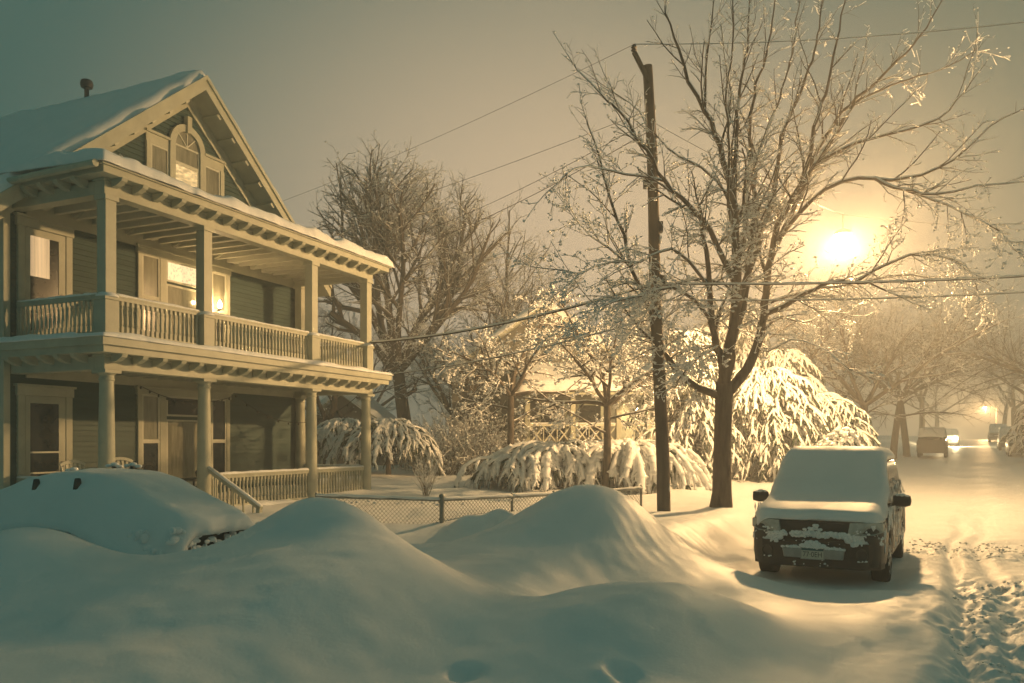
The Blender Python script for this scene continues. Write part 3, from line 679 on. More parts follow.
cb_ = MB(); cb_.quadbox([(-.40, -.125, .40), (.40, -.125, .40), (.40, .0, .40), (-.40, .0, .40), (-.42, -.14, .53), (.42, -.14, .53), (.42, .0, .53), (-.42, .0, .53)]); cb_.build('bumper_bar', M['chrome'], bump, bevel=.012)
gr = MB()
for sx in (-1, 1):
    gr.prism([(sx * .06, -.045, .80), (sx * .30, -.04, .80), (sx * .40, -.03, .88), (sx * .06, -.04, .89)], (0, .05, 0))
for k in range(3): gr.bar((-.42, -.105 + .012 * k, .565 + .035 * k), (.42, -.105 + .012 * k, .565 + .035 * k), .03, .014)
gr.build('grille', M['black'], suv)
bl = MB().prism([(-.05, -.06, .72), (.05, -.06, .72), (.06, -.055, .91), (-.06, -.055, .91)], (0, .06, 0)); bl.build('grille_bar', M['plastic'], suv)
for sx in (-1, 1):
    hl = MB(); hl.prism([(sx * .45, -.075, .73), (sx * .78, -.02, .74), (sx * .90, .12, .78), (sx * .90, .12, .90), (sx * .78, -.02, .91), (sx * .48, -.07, .90)], (0, .10, .0)); hl.build('headlight', M['lamp_glass'], suv, bevel=.01)
    fg = MB(); fg.lathe([(.085, 0), (.085, .03), (.07, .03), (.065, .01), (.01, .008)], 18); fo = fg.build('fog_light', M['black'], suv, smooth=30); fo.location = (sx * .64, -.045, .47); fo.rotation_euler = (math.pi / 2, 0, sx * .25)
    mi = MB(); mi.lathe([(.02, -.10), (.07, -.10), (.09, -.04), (.09, .04), (.07, .09), (.02, .10)], 14); mo = mi.build('mirror', M['plastic'], suv, smooth=40); mo.rotation_euler = (0, math.pi / 2, 0); mo.location = (sx * 1.05, 1.42, 1.13); mo.scale = (1, .75, 1.25)
    MB().bar((sx * .84, 1.42, 1.05), (sx * 1.0, 1.42, 1.10), .05, .05).build('mirror_arm', M['plastic'], suv)
    V, Fc = lumps([(sx * 1.05, 1.40, 1.215), (sx * .99, 1.42, 1.205), (sx * 1.11, 1.41, 1.20)], [(.11, .09, .06), (.08, .08, .05), (.08, .08, .05)], .12)
    ms = link('mirror_snow', mesh_np('mirror_snow', V, [Fc]), M['snow'], suv); ms.modifiers.new('s', 'SUBSURF').render_levels = 2
    # side windows: dark strips, mostly iced over
    hd = MB()
    for yy in (2.2, 3.2): hd.bar((sx * .945, yy, .93), (sx * .945, yy + .2, .93), .02, .03)
    hd.build('handle', M['plastic'], suv)
    rr_ = MB(); rr_.bar((sx * .62, 2.2, 1.765), (sx * .62, 4.0, 1.765), .04, .035)
    for yy in (2.25, 3.1, 3.95): rr_.bar((sx * .62, yy, 1.70), (sx * .62, yy, 1.76), .04, .05, (0, 1, 0))
    rr_.build('roof_rail', M['plastic'], suv)
pl = MB().box(-.155, .155, -.155, -.142, .395, .545); plo = pl.build('licence_plate', M['plate'], suv, bevel=.004)
MB().box(-.150, .150, -.158, -.1555, .51, .54).build('plate_band', M['plate_blue'], plo)
tm = link('plate_number', text_mesh('77·0EH', .088), M['ink'], plo, (0, -.1558, .455), (math.pi / 2, 0, 0), (1.0, 1.15, 1))
pf_ = MB(); pf_.box(-.16, -.148, -.160, -.1555, .39, .55); pf_.box(.148, .16, -.160, -.1555, .39, .55); pf_.box(-.148, .148, -.160, -.1555, .39, .40); pf_.build('plate_frame', M['chrome'], plo)
snow_hull('snow_cover', suv, [-.03, .15, .5, 1.05, 1.36, 1.66, 1.96, 2.18, 3.2, 4.1, 4.4, 4.6], [1.02, 1.075, 1.12, 1.20, 1.36, 1.63, 1.88, 1.92, 1.91, 1.87, 1.78, 1.45], [.80, .88, .91, .90, .88, .85, .80, .79, .79, .78, .75, .72], .07, .12, 21)
# snow sticking to the front: ledges, headlamps, plate, bumper corners, and streaks down the flanks
P, S = [], []
def spray(x0, x1, y0, y1, z0, z1, n, s0, s1, fl=(1.3, .6, .8)):
    for _ in range(n):
        u = rnd.random(); s_ = rnd.uniform(s0, s1); P.append((x0 + (x1 - x0) * u, y0 + (y1 - y0) * u + rnd.uniform(-.01, .01), rnd.uniform(z0, z1))); S.append((s_ * fl[0], s_ * fl[1], s_ * fl[2]))
spray(-.50, .50, -.07, -.07, .69, .755, 150, .03, .05); spray(-.12, .12, -.09, -.09, .72, .80, 24, .03, .045)
for sx in (-1, 1):
    spray(sx * .44, sx * .86, -.075, .14, .63, .70, 110, .04, .06); spray(sx * .45, sx * .84, -.08, .08, .70, .74, 40, .025, .035)
    spray(sx * .55, sx * .72, -.075, -.03, .76, .80, 8, .02, .03)
    spray(sx * .50, sx * .86, -.09, .13, .60, .64, 60, .04, .055); spray(sx * .58, sx * .70, -.075, -.06, .385, .40, 8, .018, .024)
spray(-.16, .16, -.12, -.12, .55, .575, 60, .045, .06); spray(-.09, .09, -.125, -.125, .58, .63, 34, .04, .05); spray(-.42, .42, -.11, -.11, .535, .555, 90, .03, .045)
spray(-.45, .45, -.09, -.09, .60, .64, 14, .012, .022)
spray(-.35, .2, -.06, -.06, .30, .40, 20, .02, .04)
spray(-.07, .07, -.085, -.085, .72, .86, 18, .03, .045)
V, Fc = lumps(P, [[a * 1.35 for a in q] for q in S], .12); fs = link('front_snow', mesh_np('front_snow', V, [Fc]), M['snow'], suv); fs.modifiers.new('s', 'SUBSURF').render_levels = 2
P, S = [], []
for sx in (-1, 1):
    for _ in range(1300):
        y = rnd.uniform(.22, 4.55); zmax = 1.62 if y > 2.0 else (1.05 if y < 1.2 else 1.05 + (y - 1.2) * .7); z_ = rnd.uniform(.40, zmax)
        if vnoise(np.array([y * 5.5]), np.array([z_ * 1.1 + sx * 9]), 77)[0] < (-.10 if z_ > 1.0 else .0): continue
        if min(abs(y - .92), abs(y - 3.65)) < .42 and z_ < .78: continue
        W = interp(y, hwp) if z_ < 1.02 else .92 + (.70 - .92) * min(1, (z_ - 1.02) / .66); s_ = rnd.uniform(.02, .045)
        P.append((sx * (W + .002), y, z_)); S.append((s_ * .5, s_ * 1.1, s_ * 2.6))
V, Fc = lumps(P, S, .2)
# lumps() spins about z; flank streaks must stay flat to the side, so squeeze x afterwards
c_ = np.repeat(np.array(P), 6, 0); V[:, 0] = c_[:, 0] + (V[:, 0] - c_[:, 0]) * .45
sd = link('side_snow', mesh_np('side_snow', V, [Fc]), M['snow'], suv); sd.modifiers.new('s', 'SUBSURF').render_levels = 1
P = []; S = []
for sx in (-1, 1):
    for wy in (.92, 3.65):
        for _ in range(26): a = rnd.uniform(0, 6.28); r_ = rnd.uniform(.05, .3); P.append((sx * .915, wy + r_ * math.cos(a), .36 + r_ * math.sin(a))); S.append((.015, .05, .05))
V, Fc = lumps(P, S, .2); c_ = np.repeat(np.array(P), 6, 0); V[:, 0] = c_[:, 0] + (V[:, 0] - c_[:, 0]) * .4
link('wheel_snow', mesh_np('wheel_snow', V, [Fc]), M['snow'], suv)

# ---- the car buried in the drive on the left
BRZ = math.atan2(.427, -.904) - math.pi / 2
fcx, fcy = -4.42 + .399 * .88, 10.15 + .917 * .88
bur = empty('buried_car', (fcx, fcy, .09), BRZ)
tag(bur, 'car buried under deep rounded snow in the drive before the porch', 'car')
bb, gg = car_shell(4.5, [(0, .66), (.1, .74), (.3, .78), (4.2, .78), (4.5, .66)], [(0, .66), (.1, .70), (1.0, .80), (3.5, .82), (4.4, .72), (4.5, .7)], [(.7, .78), (1.4, 1.16), (1.9, 1.24), (2.6, 1.20), (4.2, .8)], 0, (.85, 3.5), .33, roofw=.60)
bbo = bb.build('body', M['paint_dark'], bur, smooth=40); gg.build('greenhouse', M['glass'], bur, smooth=40)
for sx in (-1, 1):
    make_wheel(bur, sx * .66, .85, .33, .2, sx); make_wheel(bur, sx * .66, 3.5, .33, .2, sx)
    MB().prism([(sx * .40, -.02, .50), (sx * .66, .04, .51), (sx * .67, .05, .62), (sx * .40, -.01, .63)], (0, .06, 0)).build('headlight', M['lamp_glass'], bur, bevel=.01)
MB().box(-.72, .72, -.06, .1, .36, .52).build('bumper', M['plastic'], bur, bevel=.03)
snow_hull('snow_cover', bur, [-.16, .1, .4, .8, 1.2, 1.6, 2.1, 2.6, 3.2, 3.8, 4.4, 4.75], [.88, 1.00, 1.10, 1.26, 1.41, 1.51, 1.53, 1.51, 1.40, 1.26, 1.06, .9], [.92, 1.0, 1.04, 1.05, 1.05, 1.02, 1.0, 1.0, 1.0, 1.02, 1.0, .9], .14, .76, 33, nx=48, ny=90, amp=.04, rnd_=.62)
P, S = [], []
spray(-.8, .8, -.06, -.06, .45, .80, 90, .07, .13); 
for sx in (-1, 1): spray(sx * .86, sx * .88, .3, .4, .4, .8, 40, .03, .07)
for _ in range(150):
    y = rnd.uniform(.0, 4.4); s_ = rnd.uniform(.08, .15); P.append((-.88, y, rnd.uniform(.42, .75))); S.append((s_ * .6, s_, s_)); P.append((.88, y, rnd.uniform(.42, .75))); S.append((s_ * .6, s_, s_))
V, Fc = lumps(P, S, .14); link('clinging_snow', mesh_np('clinging_snow', V, [Fc]), M['snow'], bur).modifiers.new('s', 'SUBSURF').render_levels = 2
P, S = [], []
for x, y, za, zb in ((-.70, 1.84, 1.20, 1.43), (-.70, 2.72, 1.18, 1.40), (.60, 2.33, 1.30, 1.56), (.60, 2.75, 1.30, 1.55), (.60, 3.7, 1.15, 1.46)):
    MB().quadbox([(x - .05, y - .06, za), (x + .05, y - .06, za), (x + .05, y + .06, za), (x - .05, y + .06, za), (x - .03, y - .03, zb), (x + .03, y - .03, zb), (x + .03, y + .03, zb), (x - .03, y + .03, zb)]).build('rack_foot', M['plastic'], bur, bevel=.012)
    if x > 0:
        V, Fc = lumps([(x, y, zb + .02), (x - .02, y + .1, zb), (x, y - .12, zb - .01)], [(.12, .14, .075), (.10, .12, .06), (.1, .12, .06)], .12)
        link('snow_cap', mesh_np('rack_snow', V, [Fc]), M['snow'], bur).modifiers.new('s', 'SUBSURF').render_levels = 2
        MB().bar((x - .02, y - .2, zb - .07), (x - .02, y + .2, zb - .07), .05, .05).build('rack_bar', M['plastic'], bur)
# ------------------------------------------------------------------ trees
def rv(s): return Vector((rnd.gauss(0, s), rnd.gauss(0, s), rnd.gauss(0, s)))
class Tree:
    """collects tapered sticks; level 0 = trunk and boughs, 1+ = crown"""
    def __init__(s): s.wood = []; s.tw = []; s.sn = []; s.cl = []
    def stick(s, p, q, r0, r1, lvl, snow=False):
        (s.wood if lvl <= 1 else s.tw).append((*p, *q, r0, r1))
        d = q - p; hz = math.hypot(d.x, d.y) / (d.length + 1e-9)
        if snow and hz > .25:
            k = min(.045, .5 * r0 + .0065) * (.6 + .5 * hz) * rnd.uniform(.8, 1.15)
            s.sn.append((p.x, p.y, p.z + r0 * .75 + k * .25, q.x, q.y, q.z + r1 * .75 + k * .2, k, k * .8))
    def clump(s, p, a): s.cl.append((*p, a * rnd.uniform(.7, 1.6), a * rnd.uniform(.7, 1.3), a * rnd.uniform(.5, 1.0)))
    def grow(s, p, d, ln, r, lvl, cfg):
        """cfg: dict(seg, wob, up, kids, ratio, maxl, ang, snow, clump, cs, tip)"""
        n = max(2, int(ln / cfg['seg'][lvl])); st = ln / n; r1 = r * cfg['tip']
        pts = [p]; ds = [d]; sn_ = rnd.random() < cfg['snow']; env = cfg.get('env')
        for i in range(n):
            d = (d + rv(cfg['wob']) + Vector((0, 0, cfg['up'][lvl]))).normalized(); q = p + d * st
            ra = r + (r1 - r) * i / n; rb = r + (r1 - r) * (i + 1) / n
            if env and i > 1 and (q.x / env[1]) ** 2 + (q.y / env[1]) ** 2 + ((q.z - env[0]) / env[2]) ** 2 > 1 + .9 * vnoise(np.array([q.x * .7 + 9]), np.array([q.z * .7 + q.y]), 3)[0]: break
            s.stick(p, q, ra, rb, lvl, sn_); p = q; pts.append(p); ds.append(d)
            if lvl >= 2 and rnd.random() < cfg['clump']: s.clump(p + rv(.02), cfg['cs'])
        if lvl >= cfg['maxl']: return
        nk = max(1, int(ln * cfg['kids'][lvl] * rnd.uniform(.8, 1.2)))
        for k in range(nk):
            f_ = cfg.get('start', (.3, .15, .1, .1))[lvl] + (1 - cfg.get('start', (.3, .15, .1, .1))[lvl]) * (k + rnd.random()) / nk
            i = min(n - 1, int(f_ * n)); fr_ = f_ * n - i
            if i > len(pts) - 2: continue
            b = pts[i].lerp(pts[i + 1], fr_); dd = ds[i + 1]
            ax = dd.cross(rv(1)).normalized(); a = math.radians(cfg['ang'][lvl] * rnd.uniform(.65, 1.3))
            nd = (Matrix.Rotation(a, 3, ax) @ dd).normalized()
            rr_ = (r + (r1 - r) * f_) * rnd.uniform(.5, .75); l2 = ln * cfg['ratio'][lvl] * rnd.uniform(.6, 1.15) * (1.15 - .6 * f_)
            s.grow(b, nd, l2, max(rr_, cfg.get('rmin', .004)), lvl + 1, cfg)
    def meshes(s, name, wood_n=8):
        out = {}
        for key, arr, n in (('wood', s.wood, wood_n), ('tw', s.tw, 3)):
            if arr:
                a = np.array(arr); V, Q, cp = sticks(a[:, :3], a[:, 3:6], a[:, 6], a[:, 7], n); sp_ = Soup().add(V, Q, cp if n == 3 else None)
                out[key] = sp_.mesh(name + '_' + key)
        sp_ = Soup()
        if s.sn: a = np.array(s.sn); sp_.add(*sticks(a[:, :3], a[:, 3:6], a[:, 6], a[:, 7], 5, .8)[:2])
        if s.cl: a = np.array(s.cl); sp_.add(*lumps(a[:, :3], a[:, 3:6], .35))
        if sp_.n: out['sn'] = sp_.mesh(name + '_snow')
        return out
    def place(s, ms, root, bark=None, twig=None, snow=None, limb='trunk'):
        if 'wood' in ms: link(limb, ms['wood'], bark or M['bark'], root)
        if 'tw' in ms: link('crown', ms['tw'], twig or M['twig'], root)
        if 'sn' in ms: link('snow_cover', ms['sn'], snow or M['snow'], root)

# ---- the maple by the street, its boughs laid out one by one
MY = 18.5
mbase = at(721, 502, MY); mbase.z = h1(mbase.x, mbase.y) - .05
maple = empty('maple_tree', mbase); tag(maple, 'tall bare street maple with many upright boughs, standing in snow behind the parked SUV', 'tree')
mt = Tree(); mk = MB()
STORE = [(721, 502, MY), (722, 460, MY), (723, 425, MY), (724, 398, MY), (724, 382, MY)]
def bough(px, r0, r1, dY, Y0=0., tw=1.):
    """polyline through picture-plane points at the maple's distance, bending dY towards/away along its length"""
    ctrl = []; n = len(px); px = list(px); b_ = min(STORE, key=lambda q: (q[0] - px[0][0]) ** 2 + (q[1] - px[0][1]) ** 2)
    if math.hypot(b_[0] - px[1][0], b_[1] - px[1][1]) > 6: px[0] = (b_[0], b_[1])
    Y0 = b_[2] - MY
    for i, (a, b) in enumerate(px):
        f_ = i / (n - 1); Yk = MY + Y0 + (dY - Y0) * f_ ** 1.2
        ctrl.append(at(a, b, Yk) - mbase)
    pts = []
    for i in range(n - 1):                       # Catmull-Rom
        p0 = ctrl[max(i - 1, 0)]; p1 = ctrl[i]; p2 = ctrl[i + 1]; p3 = ctrl[min(i + 2, n - 1)]
        m = max(2, int((p2 - p1).length / .28))
        for k in range(m):
            t = k / m; pts.append(.5 * ((2 * p1) + (p2 - p0) * t + (2 * p0 - 5 * p1 + 4 * p2 - p3) * t * t + (3 * p1 - p0 - 3 * p2 + p3) * t ** 3))
    pts.append(ctrl[-1]); m = len(pts)
    for p in pts: w_ = p + mbase; STORE.append((CX + F * w_.x / w_.y, HY - F * (w_.z - CH) / w_.y, w_.y))
    pts = [p + rv(.018) * min(1, i / 3) for i, p in enumerate(pts)]
    rad = [r0 + (r1 - r0) * (i / (m - 1)) ** .8 for i in range(m)]
    mk.tube(pts, rad, 9 if r0 > .05 else 6)
    for i in range(m - 1):
        p, q = pts[i], pts[i + 1]; d = q - p; hz = math.hypot(d.x, d.y) / (d.length + 1e-9)
        if hz > .25 and p.z < 9.5 and rnd.random() < .4 + .6 * hz: k = min(.06, rad[i] * .7 + .012); mt.sn.append((p.x, p.y, p.z + rad[i] * .7, q.x, q.y, q.z + rad[i + 1] * .7, k, k * .95))
    # crown growing from the bough
    for i in range(2, m):
        d = (pts[i] - pts[i - 1]).normalized(); f_ = i / (m - 1); hgt = pts[i].z
        low = float(np.clip((9.0 - hgt) / 4.5, 0, 1)); cfg = dict(cfg_m); cfg['clump'] = .22 + .46 * low; cfg['snow'] = .5 + .5 * low; cfg['cs'] = .020 + .016 * low; cfg['up'] = (0, 0, .02 - .10 * low, -.06 * low)
        for _ in range((1 if rnd.random() < .75 + .25 * low else 0) + (2 if rnd.random() < low else 0)):
            if (f_ < .12 and rad[i] > .05) or rnd.random() > tw: continue
            a = math.radians(rnd.uniform(28, 62)); nd = (Matrix.Rotation(a, 3, d.cross(rv(1)).normalized()) @ d + Vector((0, 0, -.25 * low))).normalized()
            mt.grow(pts[i].copy(), nd, rnd.uniform(.45, 1.25) * (1.1 - .35 * f_), max(.006, min(.015, rad[i] * .4)), 2, cfg)
        if i % 3 == 2 and rad[i] < .09 and f_ > .12 and rnd.random() < tw * .85:      # secondary branch reaching up
            up_d = (Matrix.Rotation(math.radians(rnd.uniform(22, 42)), 3, d.cross(rv(1)).normalized()) @ d + Vector((0, 0, .25))).normalized()
            mt.grow(pts[i].copy(), up_d, rnd.uniform(1.0, 2.3) * (1.1 - .4 * f_), max(.010, rad[i] * .5), 1, dict(cfg, kids=(0, 4.2, 6.5, 0), ratio=(0, .36, .42, 0), ang=(0, 38, 42, 40), up=(0, .05, .02, 0), seg=(.3, .28, .2, .13)))
    mt.grow(pts[-1].copy(), (pts[-1] - pts[-2]).normalized(), .8, r1, 2, cfg_m)
cfg_m = dict(seg=(.3, .3, .2, .13), wob=.13, up=(0, 0, .02, .0), kids=(0, 0, 8.5, 0), ratio=(0, 0, .42, 0), maxl=3, ang=(0, 0, 42, 40), snow=.5, clump=.2, cs=.026, tip=.4)
mk.tube([Vector((0, 0, -.3)), Vector((0, 0, .02)), Vector((.02, 0, .35)), at(722, 460, MY) - mbase, at(723, 425, MY) - mbase, at(724, 398, MY) - mbase, at(724, 382, MY) - mbase], [.33, .27, .225, .205, .20, .205, .19], 14)
bough([(722, 396), (706, 391), (689, 381), (668, 361), (659, 346), (651, 317), (642, 294), (633, 270), (623, 235), (613, 203), (605, 177), (594, 140), (587, 122)], .095, .012, -1.6)
bough([(724, 390), (722, 368), (718, 346), (712, 323), (709, 288), (706, 250), (702, 225), (700, 205)], .12, .03, -1.0)
bough([(725, 390), (729, 360), (733, 332), (736, 300), (737, 272), (736, 240), (734, 199), (716, 136), (705, 111), (690, 82), (678, 50), (670, 25), (664, 5)], .155, .012, -1.4)
bough([(705, 111), (706, 80), (707, 50), (712, 20), (715, -8)], .03, .010, -1.6, -1.1)
bough([(734, 199), (736, 150), (739, 91), (744, 70), (748, 40), (750, -5)], .06, .012, .6, -.8)
bough([(735, 290), (724, 262), (710, 231), (694, 211), (682, 199), (664, 181), (652, 160), (641, 145), (628, 122), (612, 104), (601, 95), (578, 70)], .075, .010, -2.6, -.6)
bough([(664, 181), (640, 176), (612, 170), (588, 166), (566, 172)], .028, .008, -2.9, -1.9)
bough([(733, 332), (743, 310), (748, 270), (752, 235), (755, 199), (750, 127), (757, 85), (768, 45), (777, -8)], .085, .014, 1.5)
bough([(735, 320), (747, 280), (760, 240), (773, 199), (782, 136), (800, 91), (812, 60), (818, 36), (824, -8)], .08, .014, 2.4)
bough([(726, 393), (740, 378), (753, 358), (762, 323), (765, 305), (771, 258), (778, 226), (795, 195), (808, 160), (818, 115), (832, 68), (845, -5)], .13, .014, 1.0)
bough([(764, 312), (785, 306), (806, 294), (822, 285), (842, 281), (870, 284), (898, 296)], .07, .012, -1.2, .3, tw=.5)
bough([(771, 258), (786, 226), (805, 185), (818, 150), (834, 125), (850, 104), (877, 82), (904, 54), (925, 28), (945, -5)], .075, .014, 2.4, .5)
bough([(792, 215), (803, 188), (814, 165), (840, 150), (868, 140), (904, 131), (940, 118), (957, 100), (968, 86)], .055, .010, -1.9, .8)
bough([(808, 178), (832, 138), (854, 104), (876, 91), (900, 82), (945, 68), (977, 50)], .05, .010, 3.2, 1.0)
bough([(778, 240), (798, 214), (824, 190), (858, 178), (892, 180), (922, 174), (954, 159), (990, 127), (1013, 113)], .06, .010, -2.8, .6, tw=.55)
bough([(880, 179), (895, 188), (912, 190), (936, 195), (977, 186), (1024, 181)], .045, .010, -3.2, -.8, tw=.55)
bough([(905, 190), (925, 197), (948, 205), (975, 217), (1000, 232), (1012, 250)], .03, .008, -3.0, -1.4)
bough([(850, 281), (872, 272), (900, 258), (920, 254), (940, 256), (965, 265), (978, 290)], .04, .008, -1.5, .3, tw=.6)
bough([(765, 305), (800, 292), (850, 284), (900, 275), (945, 280), (985, 298)], .04, .008, 1.2, .5)
bough([(737, 272), (745, 225), (750, 175), (768, 130), (785, 80), (796, 30), (800, -8)], .05, .012, 3.0, .4)
bough([(736, 250), (728, 205), (729, 150), (726, 95), (733, 45), (731, -8)], .045, .012, -2.8, -.3)
bough([(712, 323), (695, 300), (672, 288), (650, 292), (620, 300), (590, 312), (570, 330)], .045, .008, -2.6, .2)
bough([(709, 288), (690, 262), (670, 250), (640, 262), (610, 262), (580, 275), (562, 290)], .04, .008, -2.4, -.4)
bough([(633, 270), (610, 248), (590, 235), (572, 212)], .028, .008, -.6, -1.2)
bough([(718, 346), (700, 357), (685, 372)], .03, .02, -1.6, -.5)
bough([(745, 345), (768, 352), (790, 340), (815, 345), (838, 360)], .025, .006, -1.8, .4, tw=.12)
bough([(740, 300), (725, 285), (700, 280), (668, 285), (640, 320), (622, 345)], .035, .008, -1.0, .6)
bough([(753, 330), (780, 318), (805, 322), (830, 312), (858, 318)], .03, .008, 2.6, .6, tw=.4)
bough([(734, 215), (715, 180), (690, 160), (668, 150), (640, 112), (622, 98)], .035, .008, -1.0, .2)
link('trunk', mk.mesh('maple_trunk', 'all'), M['bark'], maple)
ms_ = mt.meshes('maple', 6); mt.place(ms_, maple, limb='branches')

# ---- generic bare trees
def bare(name, seed, ht, r, cfg, forks=3, lean=.1, fork_h=.35, snow=True, spread=38, leader=False):
    global rnd
    keep = rnd; rnd = random.Random(seed); T = Tree(); p = Vector((0, 0, -.3)); d = Vector((lean * rnd.uniform(-1, 1), lean * rnd.uniform(-1, 1), 1)).normalized(); n = 7; st = (ht * fork_h + .3) / n; rr_ = r * 1.25
    for i in range(n):
        d = (d + rv(.03)).normalized(); q = p + d * st; r2 = r * (1.1 - .3 * (i + 1) / n); T.wood.append((*p, *q, rr_, r2)); rr_ = r2; p = q
        if i > 3 and rnd.random() < .7:
            a = rnd.uniform(0, 6.28); T.grow(p.copy(), Vector((math.cos(a), math.sin(a), rnd.uniform(.2, .7))).normalized(), ht * rnd.uniform(.2, .36), r * .3, 1, cfg)
    a0 = rnd.uniform(0, 6.28)
    for k in range(forks):
        a = a0 + k * 6.283 / forks + rnd.uniform(-.4, .4); s_ = math.radians(rnd.uniform(.4, 1.1) * spread)
        T.grow(p.copy(), Vector((math.cos(a) * math.sin(s_), math.sin(a) * math.sin(s_), math.cos(s_))), ht * (1 - fork_h) * rnd.uniform(.72, .95), rr_ * rnd.uniform(.55, .8), 0, cfg)
    if leader: T.grow(p.copy(), (d + Vector((.05, .02, 0))).normalized(), ht * (1 - fork_h) * 1.0, rr_ * .8, 0, cfg)
    rnd = keep
    return T.meshes(name)
cA = dict(rmin=.011, seg=(.7, .5, .35, .28), wob=.07, up=(.04, .03, .03, .01), kids=(1.9, 3.0, 4.6, 0), ratio=(.50, .50, .48, 0), maxl=3, ang=(42, 45, 45, 40), snow=.5, clump=.12, cs=.045, tip=.16, start=(.22, .15, .1, .1))
cB = dict(cA, kids=(1.7, 2.7, 4.0, 0), snow=.9, clump=.4, cs=.055)
cC = dict(cA, kids=(3.2, 5.0, 7.5, 0), rmin=.006, seg=(.3, .25, .2, .15), snow=1., clump=.8, cs=.045, tip=.3, ratio=(.52, .5, .48, 0), up=(-.02, -.04, -.07, -.04), ang=(50, 50, 45, 40))
T_oak = bare('oak', 3, 18.0, .36, dict(cA, snow=.75, env=(9.4, 4.3, 5.3), kids=(1.8, 2.7, 3.8, 0), up=(.05, .04, .03, .01), ang=(38, 42, 45, 40)), 7, .03, .24, spread=50, leader=True)
T_d = bare('oval', 55, 15.0, .24, dict(cA, env=(8.2, 3.3, 5.6), kids=(1.8, 2.7, 3.6, 0), snow=.8), 5, .05, .24, spread=40, leader=True)
T_a = bare('bare_a', 7, 12.5, .26, cA, 3, .1, .32, spread=34)
T_b = bare('bare_b', 21, 11.0, .24, cB, 4, .12, .26, spread=48)
T_c = bare('snowy', 33, 6.2, .12, cC, 7, .06, .43, spread=74, leader=True)
T_arch = bare('arching', 41, 13.0, .22, dict(cA, up=(-.02, -.01, 0, 0), snow=.4, rmin=.009), 5, .18, .30, spread=66)
_dummy = Tree()
def put(ms, px, Y, label, name='bare_tree', sc=1., rz=0., group='bare trees behind the houses', x=None):
    X = x if x is not None else (px - CX) / F * Y
    o = empty(name, (X, Y, h1(X, Y) - .05), rz); o.scale = (sc, sc, sc); tag(o, label, 'tree', group); _dummy.place(ms, o); return o
put(T_oak, 409, 38, 'huge bare spreading oak with thick trunk right of the porch house', 'oak_tree', 1., 1.0)
put(T_d, 512, 43, 'bare tree with tall oval crown standing between the big oak and the open sky', sc=.95, rz=.5)
put(T_b, 452, 40, 'snowy bare tree just right of the big oak trunk', sc=.86, rz=2.)
put(T_b, 340, 36, 'bare tree seen between the porch posts and the big oak', sc=.72, rz=4.)
put(T_a, 312, 40, 'slim bare tree seen between the two right porch posts', sc=.7, rz=3.)
put(T_b, 374, 47, 'faint bare tree behind the big oak on its left', sc=.85, rz=.9)
put(T_b, 487, 52, 'faint bare tree far behind the gabled neighbour house, on its left', sc=.80, rz=5.)
put(T_b, 560, 50, 'faint snowy tree rising behind the neighbour house roof', sc=.78, rz=1.5)
put(T_b, 610, 48, 'faint snowy tree behind the utility pole, left of it', sc=.9, rz=2.9)
put(T_b, 690, 42, 'snowy tree behind the maple trunk with rounded top', sc=1.02, rz=.2)
put(T_b, 760, 44, 'snowy tree lit by the street lamp behind the maple boughs', sc=.95, rz=3.6)
put(T_b, 478, 46, 'grey snowy tree filling the gap between the big oak and the oval crowned tree', sc=1.0, rz=3.3)
put(T_b, 535, 47, 'fuzzy snowy tree right of the oval crowned tree, above the neighbour roof', sc=.82, rz=.7)
put(T_b, 655, 50, 'pale snowy tree in the gap between the utility pole and the maple', sc=.92, rz=4.6)
put(T_a, 470, 33.5, 'small bare tree close to the left corner of the neighbour house', sc=.5, rz=1.2)
T_s = T_c
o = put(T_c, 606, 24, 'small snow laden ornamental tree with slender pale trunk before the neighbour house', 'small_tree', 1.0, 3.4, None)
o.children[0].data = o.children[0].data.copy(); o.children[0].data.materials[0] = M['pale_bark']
o = put(T_c, 512, 29.0, 'snow laden small tree with dark trunk at the left end of the neighbour porch', 'small_tree', 1.12, .4, None)
# street trees fading into the haze
SG = 'bare trees lining the far street'
for px, Y, ms, sc, rz, lb in ((868, 44, T_b, 1.05, .3, 'hazy tree with forked trunk nearest behind the snow laden evergreen'), (893, 50, T_arch, 1.0, 1.9, 'hazy leaning street tree, first of the close pair of trunks'),
                              (907, 55, T_arch, 1.05, 4.4, 'hazy straight street tree, second of the close pair of trunks'), (921, 72, T_a, 1.0, 2.6, 'faint street tree beyond the close pair of trunks'),
                              (938, 98, T_b, 1.1, .8, 'faintest street tree far down the street on the left'), (1062, 46, T_arch, 1.05, .9, 'tree on the right of the street whose boughs arch over it'),
                              (1034, 58, T_arch, 1.0, 3.1, 'hazy tree on the right of the street beside the parked cars'), (1016, 74, T_b, 1.15, 5.2, 'faint tree on the right of the street by the second lamp'), (1003, 104, T_a, 1.1, 1.1, 'faintest tree far down the street on the right'),
                              (836, 56, T_b, 1.1, 2.4, 'hazy tree glowing behind the street lamp')):
    put(ms, px, Y, lb, 'street_tree', sc, rz, SG)
